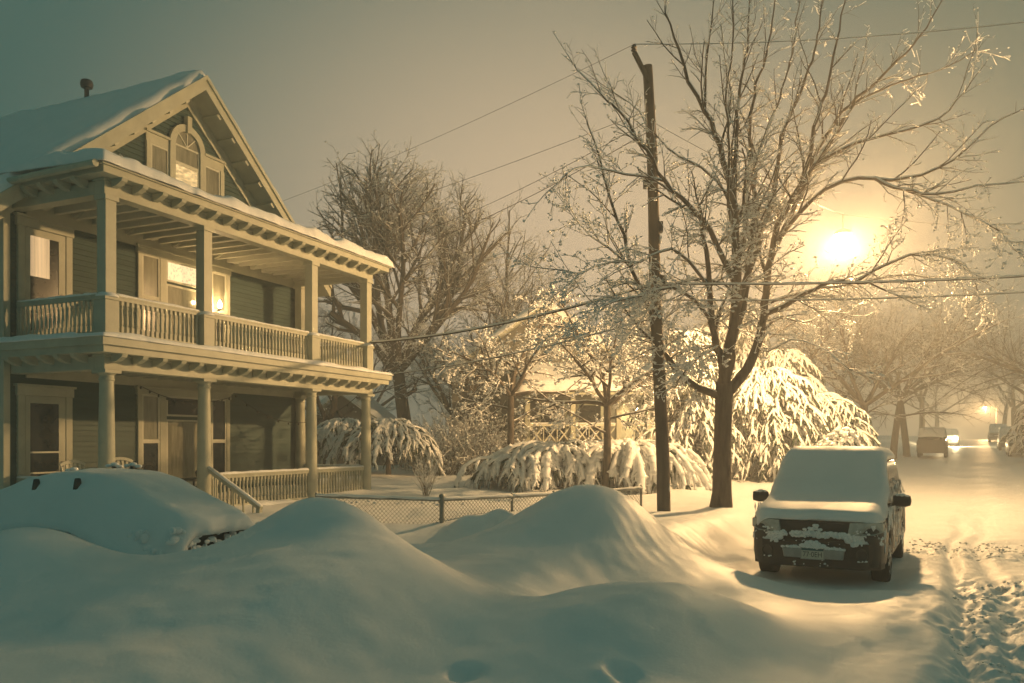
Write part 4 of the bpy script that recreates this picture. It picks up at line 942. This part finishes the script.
# forked pollard seen through the porch
pol = empty('pollard_tree', (at(328, 460, 31).x, 31, h1(at(328, 460, 31).x, 31))); tag(pol, 'stubby forked tree trunk seen between the two right porch columns', 'tree')
pk = MB(); pk.tube([(0, 0, -.2), (0, 0, .9), (.03, 0, 1.9)], [.22, .18, .17], 9); pk.tube([(.03, 0, 1.85), (.22, 0, 2.5), (.30, .05, 3.3)], [.14, .12, .11], 8); pk.tube([(.0, 0, 1.85), (-.35, -.05, 2.7), (-.62, -.1, 3.6), (-.75, -.1, 4.4)], [.10, .08, .05, .02], 7)
pk.build('trunk', M['bark'], pol, smooth='all')
V, Fc = lumps([(.30, .05, 3.36), (.03, 0, 2.02), (.2, 0, 2.5), (-.2, 0, 2.42)], [(.16, .16, .16), (.17, .14, .12), (.1, .1, .1), (.1, .1, .1)], .2); link('snow_cover', mesh_np('pollard_snow', V, [Fc]), M['snow'], pol)

# ---- evergreens bowed down by snow
def laden(name, label, x, y, ht, rad, nfr, seed, weep=1., tiers=6, core=True, fl=(.7, 1.3), top=.15, cat_='evergreen', sr=.062):
    global rnd
    keep = rnd; rnd = random.Random(seed)
    root = empty(name, (x, y, h1(x, y) - .05)); tag(root, label, cat_)
    sn, gr_, wd = [], [], []
    for k in range(nfr):
        f_ = (k + rnd.random()) / nfr; z0 = ht * (top + (1 - top) * f_ ** .8); a = rnd.uniform(0, 6.283)
        reach = rad * (1 - .62 * f_ ** 2.2) * rnd.uniform(.45, 1.0) * (1 + .5 * float(vnoise(np.array([math.cos(a) * 1.7 + seed]), np.array([math.sin(a) * 1.7 + z0]), seed)[0])); p = Vector((math.cos(a) * reach * .25, math.sin(a) * reach * .25, z0))
        d = Vector((math.cos(a), math.sin(a), rnd.uniform(.15, .6))).normalized(); n = 7; ln = reach * 1.25; st = ln / n
        w = sr * rnd.uniform(.8, 1.3)
        for i in range(n):
            d = (d + Vector((0, 0, -.20 * weep * (.6 + i * .22))) + rv(.07)).normalized(); q = p + d * st
            if q.z < .05: q.z = .05
            gr_.append((*p, *q, .045, .04)); t_ = i / n; sz = w * (.75 + .7 * t_) * (1.25 if i < n - 1 else .8)
            if i > 0 and rnd.random() < .9: sn.append((p.x, p.y, p.z + .05, q.x, q.y, q.z + .05, sz, sz * .95))
            if i > 0:
                for sgn in (-1, 1):
                    if rnd.random() < .85:
                        sd_ = Vector((-math.sin(a) * sgn, math.cos(a) * sgn, 0)) * rnd.uniform(.5, 1.) + d * .8 + Vector((0, 0, -.35 * weep)); sd_.normalize(); l2 = rnd.uniform(.10, .30) * fl[0] * 1.35
                        b = p.lerp(q, rnd.random()); e = b + sd_ * l2 + Vector((0, 0, -.05)); e2 = e + (sd_ + Vector((0, 0, -1.1 * weep))).normalized() * l2 * .8
                        gr_.append((*b, *e, .035, .03)); gr_.append((*e, *e2, .032, .012))
                        if rnd.random() < .82: sn.append((b.x, b.y, b.z + .04, e.x, e.y, e.z + .04, sz * .7, sz * .72)); sn.append((e.x, e.y, e.z + .035, e2.x, e2.y, e2.z + .03, sz * .7, sz * .28))
            p = q
    rnd = keep
    MB().tube([(0, 0, -.2), (.03, 0, ht * .5), (0, .02, ht * .92)], [.11, .08, .03], 7).build('trunk', M['bark'], root, smooth='all')
    a = np.array(gr_); V, Q, cp = sticks(a[:, :3], a[:, 3:6], a[:, 6] * 1.5, a[:, 7] * 1.5, 4, .5); link('foliage', Soup().add(V, Q).mesh('fronds'), M['needle'], root)
    a = np.array(sn); V, Q, cp = sticks(a[:, :3], a[:, 3:6], a[:, 6], a[:, 7], 6, .75); S_ = Soup().add(V, Q)
    P_ = a[:, 3:6] + nrng.normal(0, .01, (len(a), 3)); rr_ = a[:, 7] * nrng.uniform(.9, 1.5, len(a)); V, Fc = lumps(P_, np.stack([rr_, rr_, rr_ * .8], 1), .25); S_.add(V, Fc)
    link('snow_cover', S_.mesh('frond_snow'), M['snow'], root)
    return root
def X_(px, Y): return (px - CX) / F * Y
laden('evergreen_tree', 'tall snow laden evergreen between the utility pole and the maple trunk', X_(690, 31), 31, 5.6, 1.9, 360, 1, 1.1, sr=.04)
laden('evergreen_tree', 'broad snow laden evergreen right of the maple trunk, behind the SUV', X_(762, 31.5), 31.5, 4.3, 2.3, 480, 2, 1.0, sr=.04)
laden('evergreen_tree', 'upright snow laden evergreen rising behind the broad one', X_(785, 34.5), 34.5, 5.3, 2.0, 330, 15, 1.0, sr=.043)
laden('evergreen_tree', 'snow laden evergreen above the SUV roof, lowest toward the street', X_(815, 32), 32, 3.3, 1.9, 330, 3, 1.0, sr=.04)
laden('evergreen_tree', 'small snow laden evergreen at the street end of the clump behind the SUV', X_(842, 34), 34, 2.5, 1.3, 180, 16, 1.0, sr=.04)
laden('evergreen_tree', 'tallest snow laden evergreen, farthest back behind the maple fork', X_(730, 36), 36.0, 7.2, 2.2, 330, 4, 1.0, sr=.046)
laden('weeping_shrub', 'low weeping shrub bent down by thick snow behind the fence, right of the small tree', X_(632, 25.2), 25.2, 1.45, 2.1, 190, 5, 1.25, top=.75, cat_='shrub', sr=.07)
laden('weeping_shrub', 'long weeping shrub under thick snow, left of the small tree trunk', X_(560, 25.6), 25.6, 1.35, 2.1, 180, 6, 1.25, top=.75, cat_='shrub', sr=.066)
laden('weeping_shrub', 'dark green arm of weeping shrub creeping left over the snowy lawn', X_(520, 24.8), 24.8, 1.0, 1.5, 70, 7, 1.2, top=.7, cat_='shrub', sr=.05)
laden('evergreen_shrub', 'dark snow dusted evergreen shrub right of the porch corner', X_(388, 29), 29.0, 2.0, 1.7, 110, 8, 1.1, top=.5, cat_='shrub', sr=.045)
laden('evergreen_shrub', 'snow dusted evergreen shrub seen through the right porch bay', X_(346, 30.5), 30.5, 2.1, 1.6, 80, 9, 1.1, top=.5, cat_='shrub', sr=.05)
laden('round_shrub', 'small round snow topped shrub peeping over the SUV roof', X_(842, 24), 24.0, 2.35, .55, 60, 10, .9, top=.55, cat_='shrub', sr=.06)
laden('evergreen_shrub', 'dark evergreen at the right edge beside the parked cars', X_(1033, 46), 46.0, 3.3, 1.3, 90, 12, .8, cat_='shrub', sr=.04)
# dry twiggy shrub by the fence
tsx = X_(426, 21.5); ts = empty('twiggy_shrub', (tsx, 21.5, h1(tsx, 21.5) - .02)); tag(ts, 'small upright twiggy shrub with dry seed heads behind the fence', 'shrub')
T = Tree()
for k in range(26):
    a = rnd.uniform(0, 6.28); s_ = rnd.uniform(.05, .42); T.grow(Vector((rnd.gauss(0, .05), rnd.gauss(0, .05), 0)), Vector((math.cos(a) * s_, math.sin(a) * s_, 1)).normalized(), rnd.uniform(.7, 1.35), .008, 2, dict(cfg_m, clump=.35, cs=.02, snow=.6, kids=(0, 0, 4.5, 0)))
T.place(T.meshes('twiggy'), ts, twig=M['stalk'])
# thickets of twigs behind the lawn
def thicket(px, Y, ht, n, seed, label):
    global rnd
    keep = rnd; rnd = random.Random(seed); x = X_(px, Y); o = empty('thicket_shrub', (x, Y, h1(x, Y) - .05)); tag(o, label, 'shrub', 'snowy shrubs at the back of the lawn'); T = Tree()
    for k in range(n):
        a = rnd.uniform(0, 6.28); s_ = rnd.uniform(.1, .8); T.grow(Vector((rnd.gauss(0, .5), rnd.gauss(0, .4), 0)), Vector((math.cos(a) * s_, math.sin(a) * s_, 1)).normalized(), ht * rnd.uniform(.6, 1.1), .02, 2, dict(cfg_m, seg=(.3, .3, .3, .25), clump=.55, cs=.05, snow=.9, kids=(0, 0, 3.0, 0)))
    T.place(T.meshes('thicket'), o); rnd = keep
thicket(448, 31, 2.4, 60, 61, 'low snowy thicket at the back of the lawn, right of the big oak trunk'); thicket(478, 32, 3.0, 60, 62, 'tall snowy thicket against the left wall of the neighbour house'); thicket(420, 33, 2.0, 50, 63, 'low snowy thicket in front of the big oak trunk'); thicket(505, 30.5, 1.9, 50, 64, 'snowy bush left of the neighbour porch railing')
# ------------------------------------------------------------------ neighbour house, garage
NZ = .9
nh = empty('house', (0, 0, 0)); tag(nh, 'hazy neighbour house with snowy gable and criss cross porch railing', 'house')
ny = 33.4; ax_, az_ = 1.3, 7.5
w = MB(); w.prism([(-2.5, ny, .3), (7.2, ny, .3), (7.2, ny, 4.9), (5.1, ny, 4.9), (ax_, ny, az_), (-2.4, ny, 4.9), (-2.5, ny, 4.9)], (0, 9, 0)); nw = w.build('wall', M['neigh'], nh)
r = MB()
for sx in (-1, 1): r.quadbox([(ax_ + sx * 4.2, ny - .5, 4.6), (ax_, ny - .5, az_ + .02), (ax_, ny + 9, az_ + .02), (ax_ + sx * 4.2, ny + 9, 4.6), (ax_ + sx * 4.2, ny - .5, 4.75), (ax_, ny - .5, az_ + .17), (ax_, ny + 9, az_ + .17), (ax_ + sx * 4.2, ny + 9, 4.75)])
nr = r.build('roof', M['trim'], nh)
snow_slab('snow_cover', nr, 30, 30, lambda u, v: ax_ - 4.3 + u * 8.6, lambda u, v: ny - .55 + v * 9.5, lambda u, v: az_ + .18 - .692 * np.sqrt((u * 8.6 - 4.3) ** 2 + .01), .3, 44)
r2 = MB(); r2.quadbox([(.3, ny - 3.0, 3.78), (6.9, ny - 3.0, 3.78), (6.9, ny - .02, 4.85), (.3, ny - .02, 4.85), (.3, ny - 3.0, 3.95), (6.9, ny - 3.0, 3.95), (6.9, ny - .02, 5.02), (.3, ny - .02, 5.02)]); pr_ = r2.build('porch_roof', M['trim'], nh)
snow_slab('snow_cover', pr_, 40, 20, lambda u, v: .2 + u * 6.8, lambda u, v: ny - 3.1 + v * 3.0, lambda u, v: 3.93 + v * 1.07, .3, 45)
fl = MB().box(.4, 6.8, ny - 2.8, ny - .02, .4, 1.72).build('porch_floor', M['neigh'], nh)
for x in (.6, 2.35, 4.1, 5.3, 6.7): MB().box(x - .09, x + .09, ny - 2.75, ny - 2.57, 1.72, 3.78).build('post', M['trim'], nh)
for a, b in ((.6, 2.35), (2.35, 4.1), (4.1, 5.3), (5.3, 6.7)):
    q = MB(); yy = ny - 2.66
    q.bar((a + .09, yy, 1.9), (b - .09, yy, 1.9), .06, .07); q.bar((a + .09, yy, 2.62), (b - .09, yy, 2.62), .08, .08)
    m = max(2, round((b - a) / .62)); st_ = (b - a - .18) / m
    for i in range(m):
        xa = a + .09 + i * st_; q.bar((xa, yy + .01, 1.93), (xa + st_, yy + .01, 2.59), .03, .045); q.bar((xa, yy + .035, 2.59), (xa + st_, yy + .035, 1.93), .03, .045); q.bar((xa + st_, yy - .02, 1.93), (xa + st_, yy - .02, 2.59), .03, .04)
    ro = q.build('railing', M['white'], nh)
    MB().tube([(a + .1, yy, 2.68), ((a + b) / 2, yy, 2.69), (b - .1, yy, 2.68)], .055, 6, squash=.7).build('snow_cover', M['snow'], ro)
dn = MB(); dn.box(4.35, 5.2, ny - .06, ny - .003, 1.73, 3.6); dno = dn.build('door', M['trim'], nh)
for xa, xb, za, zb in ((1.2, 2.2, 2.2, 3.5), (2.8, 3.7, 2.2, 3.5)):
    f_ = MB(); casing(f_, xa, xb, za, zb, .1, ny, .05); fo = f_.build('window', M['trim'], nh); MB().box(xa, xb, ny - .03, ny - .004, za, zb).build('pane', M['glass'], fo)
pl_ = at(639, 410, ny - .9)
b_ = MB(); b_.lathe([(.05, -.16), (.09, -.13), (.09, -.1)], 10, pl_); b_.lathe([(.11, .12), (.09, .15), (.02, .2)], 10, pl_); b_.bar((pl_.x, ny - .02, pl_.z + .155), (pl_.x, pl_.y, pl_.z + .15), .03, .03); bo = b_.build('porch_lamp', M['black'], nh)
MB().lathe([(.04, -.12), (.13, -.06), (.14, .05), (.06, .13)], 12, pl_).build('bulb', M['bulb'], bo, smooth='all')
def lamp(name, parent, loc, e, col, r=.06):
    ld = bpy.data.lights.new(name, 'POINT'); ld.energy = e; ld.color = col; ld.shadow_soft_size = r
    lo = bpy.data.objects.new(name, ld); COL.objects.link(lo); lo.parent = parent; lo.location = loc; return lo
lamp('porch_lamp_light', bo, pl_ - Vector((0, .30, .08)), 130, (1, .66, .30))
# chimney and vent on the neighbour roof
# low garage beyond the porch
ga = empty('garage', (0, 0, 0)); tag(ga, 'low hazy garage with steep snow covered roof beyond the right porch bay', 'garage')
gx0, gx1, gy = -9.8, -5.2, 36.0; gz = h1(-7, 36)
MB().prism([(gx0, gy, gz - .3), (gx1, gy, gz - .3), (gx1, gy, gz + 1.4), ((gx0 + gx1) / 2 - .2, gy, gz + 3.1), (gx0, gy, gz + 1.4)], (0, 6, 0)).build('wall', M['neigh'], ga)
gm = (gx0 + gx1) / 2 - .2
g_ = MB(); g_.quadbox([(gx1 + .4, gy - .35, gz + 1.15), (gm, gy - .35, gz + 3.12), (gm, gy + 6, gz + 3.12), (gx1 + .4, gy + 6, gz + 1.15), (gx1 + .4, gy - .35, gz + 1.25), (gm, gy - .35, gz + 3.22), (gm, gy + 6, gz + 3.22), (gx1 + .4, gy + 6, gz + 1.25)])
g_.quadbox([(gx0 - .4, gy - .35, gz + 1.15), (gm, gy - .35, gz + 3.12), (gm, gy + 6, gz + 3.12), (gx0 - .4, gy + 6, gz + 1.15), (gx0 - .4, gy - .35, gz + 1.25), (gm, gy - .35, gz + 3.22), (gm, gy + 6, gz + 3.22), (gx0 - .4, gy + 6, gz + 1.25)])
gr2 = g_.build('roof', M['trim'], ga)
snow_slab('snow_cover', gr2, 24, 20, lambda u, v: gx0 - .5 + u * (gx1 - gx0 + 1.0), lambda u, v: gy - .4 + v * 6.5, lambda u, v: gz + 3.24 - .78 * np.sqrt((gx0 - .5 + u * (gx1 - gx0 + 1.0) - gm) ** 2 + .01), .35, 46)
MB().box(gm - .9, gm + .9, gy - .05, gy - .003, gz - .2, gz + 1.5).build('door', M['trim'], ga)

# ------------------------------------------------------------------ chain link fence
fpts = [(-7.1 + 3.2, 15.95), (-1.36, 15.5), (0.0, 16.7), (.9, 17.35), (2.15, 18.25), (3.05, 18.9)]
ftop = [.92, .88, .86, .86, .87, .90]
fence = empty('fence', (fpts[1][0], fpts[1][1], 0)); tag(fence, 'low chain link fence with snowy top rail half buried between the snow heaps', 'fence')
o0 = Vector((fpts[1][0], fpts[1][1], 0))
wires0, wires1 = [], []; tr_ = MB(); sr_ = MB()
for (a, b, za, zb) in zip(fpts[:-1], fpts[1:], ftop[:-1], ftop[1:]):
    A = Vector((*a, za)) - o0; B = Vector((*b, zb)) - o0; ln = (B - A).length; e = (B - A) / ln; hgt = 1.0
    tr_.tube([A, B], .022, 8); n = int(ln / .12)
    sp_ = [A.lerp(B, i / n) + Vector((0, 0, .035 + rnd.uniform(-.006, .008))) for i in range(n + 1)]; sr_.tube(sp_, [.036 * rnd.uniform(.75, 1.2) for _ in sp_], 7, squash=.8)
    s_ = -hgt
    while s_ < ln:
        for sg in (1, -1):
            a0, a1 = s_, s_ + hgt; z0, z1 = (-hgt, 0) if sg > 0 else (0, -hgt)
            t0 = max(0, -a0 / hgt); t1 = min(1, (ln - a0) / hgt)
            if t1 > t0: wires0.append(tuple(A + e * (a0 + hgt * t0) + Vector((0, 0, z0 + (z1 - z0) * t0)))); wires1.append(tuple(A + e * (a0 + hgt * t1) + Vector((0, 0, z0 + (z1 - z0) * t1))))
        s_ += .085
n_ = len(wires0); V, Q, cp = sticks(wires0, wires1, np.full(n_, .0042), np.full(n_, .0042), 3); link('chain_mesh', Soup().add(V, Q).mesh('chain'), M['galv'], fence)
tr_.build('top_rail', M['galv'], fence, smooth=40); sr_.build('snow_cover', M['snow'], fence, smooth='all')
for i, (p, z) in enumerate(zip(fpts, ftop)):
    q = Vector((*p, 0)) - o0; r_ = .045 if i == 1 else .028; k = MB().tube([q - Vector((0, 0, .2)), q + Vector((0, 0, z + (.07 if i == 1 else .03)))], r_, 10); k.lathe([(r_ * 1.3, 0), (r_ * 1.2, .03), (r_ * .5, .06)], 10, (q.x, q.y, z + (.07 if i == 1 else .03))); po = k.build('post', M['galv'], fence, smooth=40)
    if i == 1:
        for zz in (.82, .5, .2): MB().lathe([(.06, 0), (.06, .035)], 10, (q.x, q.y, zz)).build('clamp', M['galv'], po)
# snow caught in the mesh
P, S = [], []
for k in range(40):
    i = rnd.choice((0, 0, 1)); f_ = rnd.random(); a = Vector((*fpts[i], ftop[i])).lerp(Vector((*fpts[i + 1], ftop[i + 1])), f_) - o0; P.append((a.x, a.y, a.z - rnd.choice((.06, .09, .5, .6, .7)))); S.append((.05, .03, .025))
V, Fc = lumps(P, S); link('caught_snow', mesh_np('caught', V, [Fc]), M['snow'], fence)

# ------------------------------------------------------------------ utility pole, wires, street lamps
pb = at(664, 502, 18.0); pz = h1(pb.x, 18.0); pt_ = at(648, 66, 18.0)
up_ = empty('utility_pole', (pb.x, 18.0, pz)); tag(up_, 'leaning wooden utility pole with angled top bracket standing left of the maple', 'pole')
lt = pt_ - Vector((pb.x, 18.0, pz)); n = 10
MB().tube([lt * (i / n) + Vector((.02 * math.sin(i), 0, 0)) - (Vector((0, 0, .3)) if i == 0 else Vector()) for i in range(n + 1)], [.155 - .045 * i / n for i in range(n + 1)], 12).build('shaft', M['pole'], up_, smooth=50)
br0 = at(646, 76, 17.9) - Vector((pb.x, 18.0, pz)); br1 = at(634, 52, 17.8) - Vector((pb.x, 18.0, pz))
MB().bar(br0 + Vector((.08, 0, -.15)), br1, .07, .09).build('bracket', M['pole'], up_)
MB().lathe([(.03, 0), (.07, .03), (.04, .08), (.07, .10), (.03, .17)], 10, br1).build('insulator', M['black'], up_, smooth=30)
for zz, sd in ((6.4, .16), (5.2, .17), (7.4, -.16)): pp = lt * (zz / lt.z); MB().box(pp.x - .05 + sd * .9, pp.x + .05 + sd * .9, -.08, .08, zz - .12, zz + .12).build('bracket', M['black'], up_)
P, S = [], []
for k in range(26): zz = rnd.uniform(.2, 9.5); pp = lt * (zz / lt.z); P.append((pp.x + .12, pp.y - .03 + rnd.uniform(-.06, .06), zz)); S.append((.03, .05, .09))
V, Fc = lumps(P, S); link('clinging_snow', mesh_np('polesnow', V, [Fc]), M['snow'], up_)
pw = Vector((pb.x, 18.0, pz)) + br1 + Vector((0, 0, .17)); ptop = Vector((pb.x, 18.0, pz)) + lt
def wire(label, pts, r, snow=0., name='power_line'):
    pts = [Vector(p) for p in pts]; o = link(name, MB().tube(pts, r, 5).mesh('wire', 'all'), M['wire']); tag(o, label, 'cable')
    if snow: link('snow_cover', MB().tube([p + Vector((0, 0, r + snow * .5)) for p in pts], [snow * rnd.uniform(.75, 1.2) for _ in pts], 6).mesh('wsnow', 'all'), M['snow'], o)
wl = Vector((-14.0, 33.5, 10.6)); wr = Vector((13.5, 15.2, 10.5))
wire('thin top wire running from the pole bracket down left behind the gable', cat(pw, wl, .35, 24), .005)
wire('thin top wire running from the pole bracket to the upper right', cat(pw, wr, .25, 20), .005, .006)
wire('second thin wire from the pole shaft toward the left, under the top one', cat(ptop - Vector((0, 0, 1.0)), wl - Vector((-.3, 0, 1.05)), .35, 24), .006)
wire('thin wire from the pole crossing the sky at mid height, upper of two', cat(at(650, 120, 18), Vector((-8, 42, 12.2)), .5, 24), .008)
wire('thin wire from the pole crossing the sky at mid height, lower of two', cat(at(651, 130, 18), Vector((-8, 42, 11.6)), .55, 24), .010)
0 and wire('thin wire from the pole crossing to the right edge at mid height', cat(ptop - Vector((0, 0, 2.6)), (12.4, 15.6, 8.2), .2, 20), .006)
sc_a = Vector(hw(L + .1, -.05, 4.83)); sc_b = at(654, 284, 18) 
wire('thick snow laden service cable from the porch corner post up to the pole', cat(sc_a, sc_b, .22, 60), .022, .024, 'service_cable')
wire('thinner snow laden cable below the service cable, from behind the porch to the pole', cat(Vector((-6.0, 29, 4.3)), at(655, 318, 18), .25, 50), .013, .014, 'service_cable')
wire('thick snow laden cable from the pole passing under the street lamp to the right edge', cat(sc_b, Vector((12.2, 16.4, 5.5)), .10, 60), .014, .024, 'service_cable')
wire('thinner snow laden cable under the thick one, right of the street lamp', cat(at(655, 300, 18), Vector((12.2, 16.9, 5.25)), .10, 60), .009, .014, 'service_cable')

SODIUM = (1.0, .59, .245)
def street_lamp(label, base, head, e, lens_m, lr=.2, span=None):
    base = Vector(base); head = Vector(head); o = empty('street_lamp', head if span else base); tag(o, label, 'lamp')
    if span:                      # hung over the street from a span wire
        h_ = Vector((0, 0, 0)); k = MB(); hub = Vector((0, 0, .62))
        for e_ in span: k.tube(cat(hub, Vector(e_) - head, .12, 12), .006, 5)
        k.build('span_wire', M['wire'], o); MB().tube([(0, 0, .18), (0, 0, .64)], .025, 8).build('hanger', M['galv'], o)
    else:
        h_ = head - base; top = Vector((0, 0, h_.z - .15)); dirh = Vector((h_.x, h_.y, 0))
        MB().tube([(0, 0, -.3), (0, 0, h_.z * .5), top], [.11, .09, .065], 12).build('pole', M['pole'], o, smooth=40)
        MB().tube([top - Vector((0, 0, .2)), top + dirh * .35 + Vector((0, 0, .28)), top + dirh * .75 + Vector((0, 0, .30)), h_ + Vector((0, 0, .16))], .035, 8).build('arm', M['galv'], o, smooth=40)
    hd = MB().lathe([(.23, .02), (.26, .05), (.20, .14), (.08, .2), (.03, .21)], 16, h_).build('lamp_head', M['galv'], o, smooth=40); hd.data.vertices
    MB().lathe([(.03, -.22), (.14, -.19), (.21, -.09), (.22, .02)], 16, h_).build('lens', lens_m, hd, smooth='all')
    lo = lamp('lamp_light', hd, h_ - Vector((0, 0, .42)), e, SODIUM, lr)
    ld = lo.data; ld.use_nodes = True; nt = ld.node_tree; em = nt.nodes['Emission']       # street luminaire: throws more light outward than straight down
    tc = nt.nodes.new('ShaderNodeTexCoord'); sp = nt.nodes.new('ShaderNodeSeparateXYZ'); mr = nt.nodes.new('ShaderNodeMapRange')
    mr.inputs['From Min'].default_value = -.95; mr.inputs['From Max'].default_value = -.30; mr.inputs['To Min'].default_value = .30; mr.inputs['To Max'].default_value = 1.0
    nt.links.new(tc.outputs['Normal'], sp.inputs[0]); nt.links.new(sp.outputs['Z'], mr.inputs['Value']); nt.links.new(mr.outputs[0], em.inputs['Strength'])
    return o
hd1 = at(843, 236, 23.4); hx, hy = X_(792, 29), 29
street_lamp('glowing sodium street lamp among the right boughs of the maple', (hx, hy, h1(hx, hy)), hd1, LAMP_E, M['lens'], .16, span=(ptop - Vector((0, 0, 1.2)), Vector((21, 27.5, 9.2))))
hd2 = at(985, 407, 120); 
street_lamp('tiny glowing street lamp far down the hazy street', (hd2.x + 2.0, 120.5, h1(hd2.x + 2, 120.5)), hd2, FAR_E, M['far_lens'], .3)

# ------------------------------------------------------------------ cars down the street
def far_car(label, px, Y, rz, m, kind=0, r_off=None):
    x = X_(px, Y); o = empty('parked_car', (x, Y, h1(x, Y) - .02), rz); tag(o, label, 'car', 'snow covered cars further down the street')
    if kind == 0: rl_ = [(1.1, .9), (1.8, 1.32), (2.2, 1.42), (3.4, 1.40), (4.2, .95)]; be = [(0, .7), (.2, .8), (1.1, .92), (4.5, .94)]
    else: rl_ = [(.9, 1.02), (1.5, 1.6), (1.9, 1.74), (4.2, 1.72), (4.55, 1.1)]; be = [(0, .85), (.2, .95), (1.0, 1.05), (4.6, 1.08)]
    b, g = car_shell(4.6, [(0, .7), (.15, .85), (4.4, .88), (4.6, .75)], be, rl_, 0, (.85, 3.6), .34, n=24)
    b.build('body', m, o, smooth=40); g.build('greenhouse', M['glass'], o, smooth=40)
    for sx in (-1, 1): make_wheel(o, sx * .76, .85, .34, .2, sx); make_wheel(o, sx * .76, 3.6, .34, .2, sx)
    top = max(p[1] for p in rl_)
    snow_hull('snow_cover', o, [.0, .3, 1.0, rl_[1][0], rl_[2][0], 3.0, rl_[3][0], rl_[4][0], 4.55], [.82, 1.0, 1.06, rl_[1][1] + .12, top + .18, top + .2, top + .17, rl_[4][1] + .3, 1.05], [.8, .86, .86, .78, .74, .74, .74, .8, .75], .1, .1, int(px), nx=16, ny=30)
    for sx in (-1, 1):
        MB().box(sx * .72 - .12, sx * .72 + .12, 4.52, 4.62, .68, .82).build('tail_light', M['plastic'], o); MB().box(sx * .66 - .14, sx * .66 + .14, -.02, .08, .6, .74).build('headlight', M['lamp_glass'], o)
    return o
far_car('hazy dark car seen from behind, parked on the left before the glowing headlamps', 934, 55, SRZ + math.pi, M['paint_dark'], 1)
hc = far_car('car with blazing headlamps driving toward the camera on the far street', 948, 72, SRZ, M['paint_grey'], 0)
for sx in (-1, 1):
    ho = MB().box(sx * .62 - .13, sx * .62 + .13, -.07, -.03, .60, .76).build('lit_headlight', M['head'], hc); lamp('headlamp_light', ho, (sx * .62, -.35, .70), HEAD_E, (1, .72, .36), .1)
far_car('snow covered car far off on the right side of the street', 999, 80, SRZ, M['paint_grey'], 1)
far_car('snow covered car behind the dark evergreen at the right edge', 1012, 62, SRZ, M['paint_grey'], 1)
far_car('dark car at the right edge of the picture, nearest of the far cars', 1024, 52, SRZ, M['paint_dark'], 1)

# ------------------------------------------------------------------ air, sky, camera
hz = MB().box(-146, 186, -21.5, 296, -1.6, 21.0)
ho = hz.build('haze', None); tag(ho, kind='stuff')
hm = bpy.data.materials.new('haze'); hm.use_nodes = True; nt = hm.node_tree; nt.nodes.clear()
out = nt.nodes.new('ShaderNodeOutputMaterial'); pv = nt.nodes.new('ShaderNodeVolumePrincipled'); pv.inputs['Color'].default_value = (.93, .93, .92, 1); pv.inputs['Density'].default_value = HAZE_D; pv.inputs['Anisotropy'].default_value = HAZE_G
nt.links.new(pv.outputs[0], out.inputs['Volume']); ho.data.materials.append(hm)

W = bpy.data.worlds.new('World'); C.world = W; W.use_nodes = True; nt = W.node_tree; nt.nodes.clear(); N = nt.nodes.new; Lk = nt.links.new
outw = N('ShaderNodeOutputWorld'); bg = N('ShaderNodeBackground'); Lk(bg.outputs[0], outw.inputs[0])
sky = N('ShaderNodeTexSky'); sky.sky_type = 'NISHITA'; sky.sun_disc = False; sky.sun_elevation = math.radians(-6); sky.sun_rotation = math.radians(200)
tc = N('ShaderNodeTexCoord')
def glow(dirv, a0, a1):
    d = N('ShaderNodeVectorMath'); d.operation = 'DOT_PRODUCT'; v = Vector(dirv).normalized(); d.inputs[1].default_value = v; Lk(tc.outputs['Generated'], d.inputs[0])
    ac = N('ShaderNodeMath'); ac.operation = 'ARCCOSINE'; Lk(d.outputs['Value'], ac.inputs[0])
    mr = N('ShaderNodeMapRange'); mr.interpolation_type = 'SMOOTHSTEP'; mr.inputs['From Min'].default_value = math.radians(a0); mr.inputs['From Max'].default_value = math.radians(a1); mr.inputs['To Min'].default_value = 1; mr.inputs['To Max'].default_value = 0
    Lk(ac.outputs[0], mr.inputs['Value']); return mr.outputs[0]
g1 = glow((math.sin(math.radians(GLOW_AZ)), math.cos(math.radians(GLOW_AZ)), math.sin(math.radians(4))), 2, GLOW_W)
def mixc(fac, a, b):
    m = N('ShaderNodeMix'); m.data_type = 'RGBA'; Lk(fac, m.inputs['Factor'])
    for s_, v in ((m.inputs[6], a), (m.inputs[7], b)):
        if isinstance(v, tuple): s_.default_value = (*v, 1)
        else: Lk(v, s_)
    return m.outputs[2]
c_ = mixc(g1, DOME, GLOWC)
ad = N('ShaderNodeMix'); ad.data_type = 'RGBA'; ad.blend_type = 'ADD'; ad.inputs['Factor'].default_value = .06; Lk(c_, ad.inputs[6]); Lk(sky.outputs[0], ad.inputs[7])
Lk(ad.outputs[2], bg.inputs['Color']); bg.inputs['Strength'].default_value = 1.0

cam = bpy.data.cameras.new('camera'); co = bpy.data.objects.new('camera', cam); COL.objects.link(co); co.location = (0, 0, CH); co.rotation_euler = (math.pi / 2, 0, 0)
cam.sensor_width = 36; cam.lens = F / 1024 * 36; cam.shift_y = (HY - 341.5) / 1024; cam.clip_start = .1; cam.clip_end = 2000; C.camera = co
vs = C.view_settings; vs.view_transform = 'Standard'; vs.look = 'None'; vs.exposure = EXPOSURE; vs.gamma = 1; vs.use_curve_mapping = False
cy = C.cycles
try:
    cy.use_denoising = True; cy.denoiser = 'OPENIMAGEDENOISE'; cy.denoising_input_passes = 'RGB_ALBEDO_NORMAL'; cy.denoising_prefilter = 'ACCURATE'
except Exception: pass
cy.max_bounces = 5; cy.diffuse_bounces = 3; cy.glossy_bounces = 2; cy.transmission_bounces = 2; cy.volume_bounces = 2; cy.transparent_max_bounces = 4
cy.use_adaptive_sampling = True; cy.adaptive_threshold = .02; cy.sample_clamp_indirect = 3.0; cy.sample_clamp_direct = 0
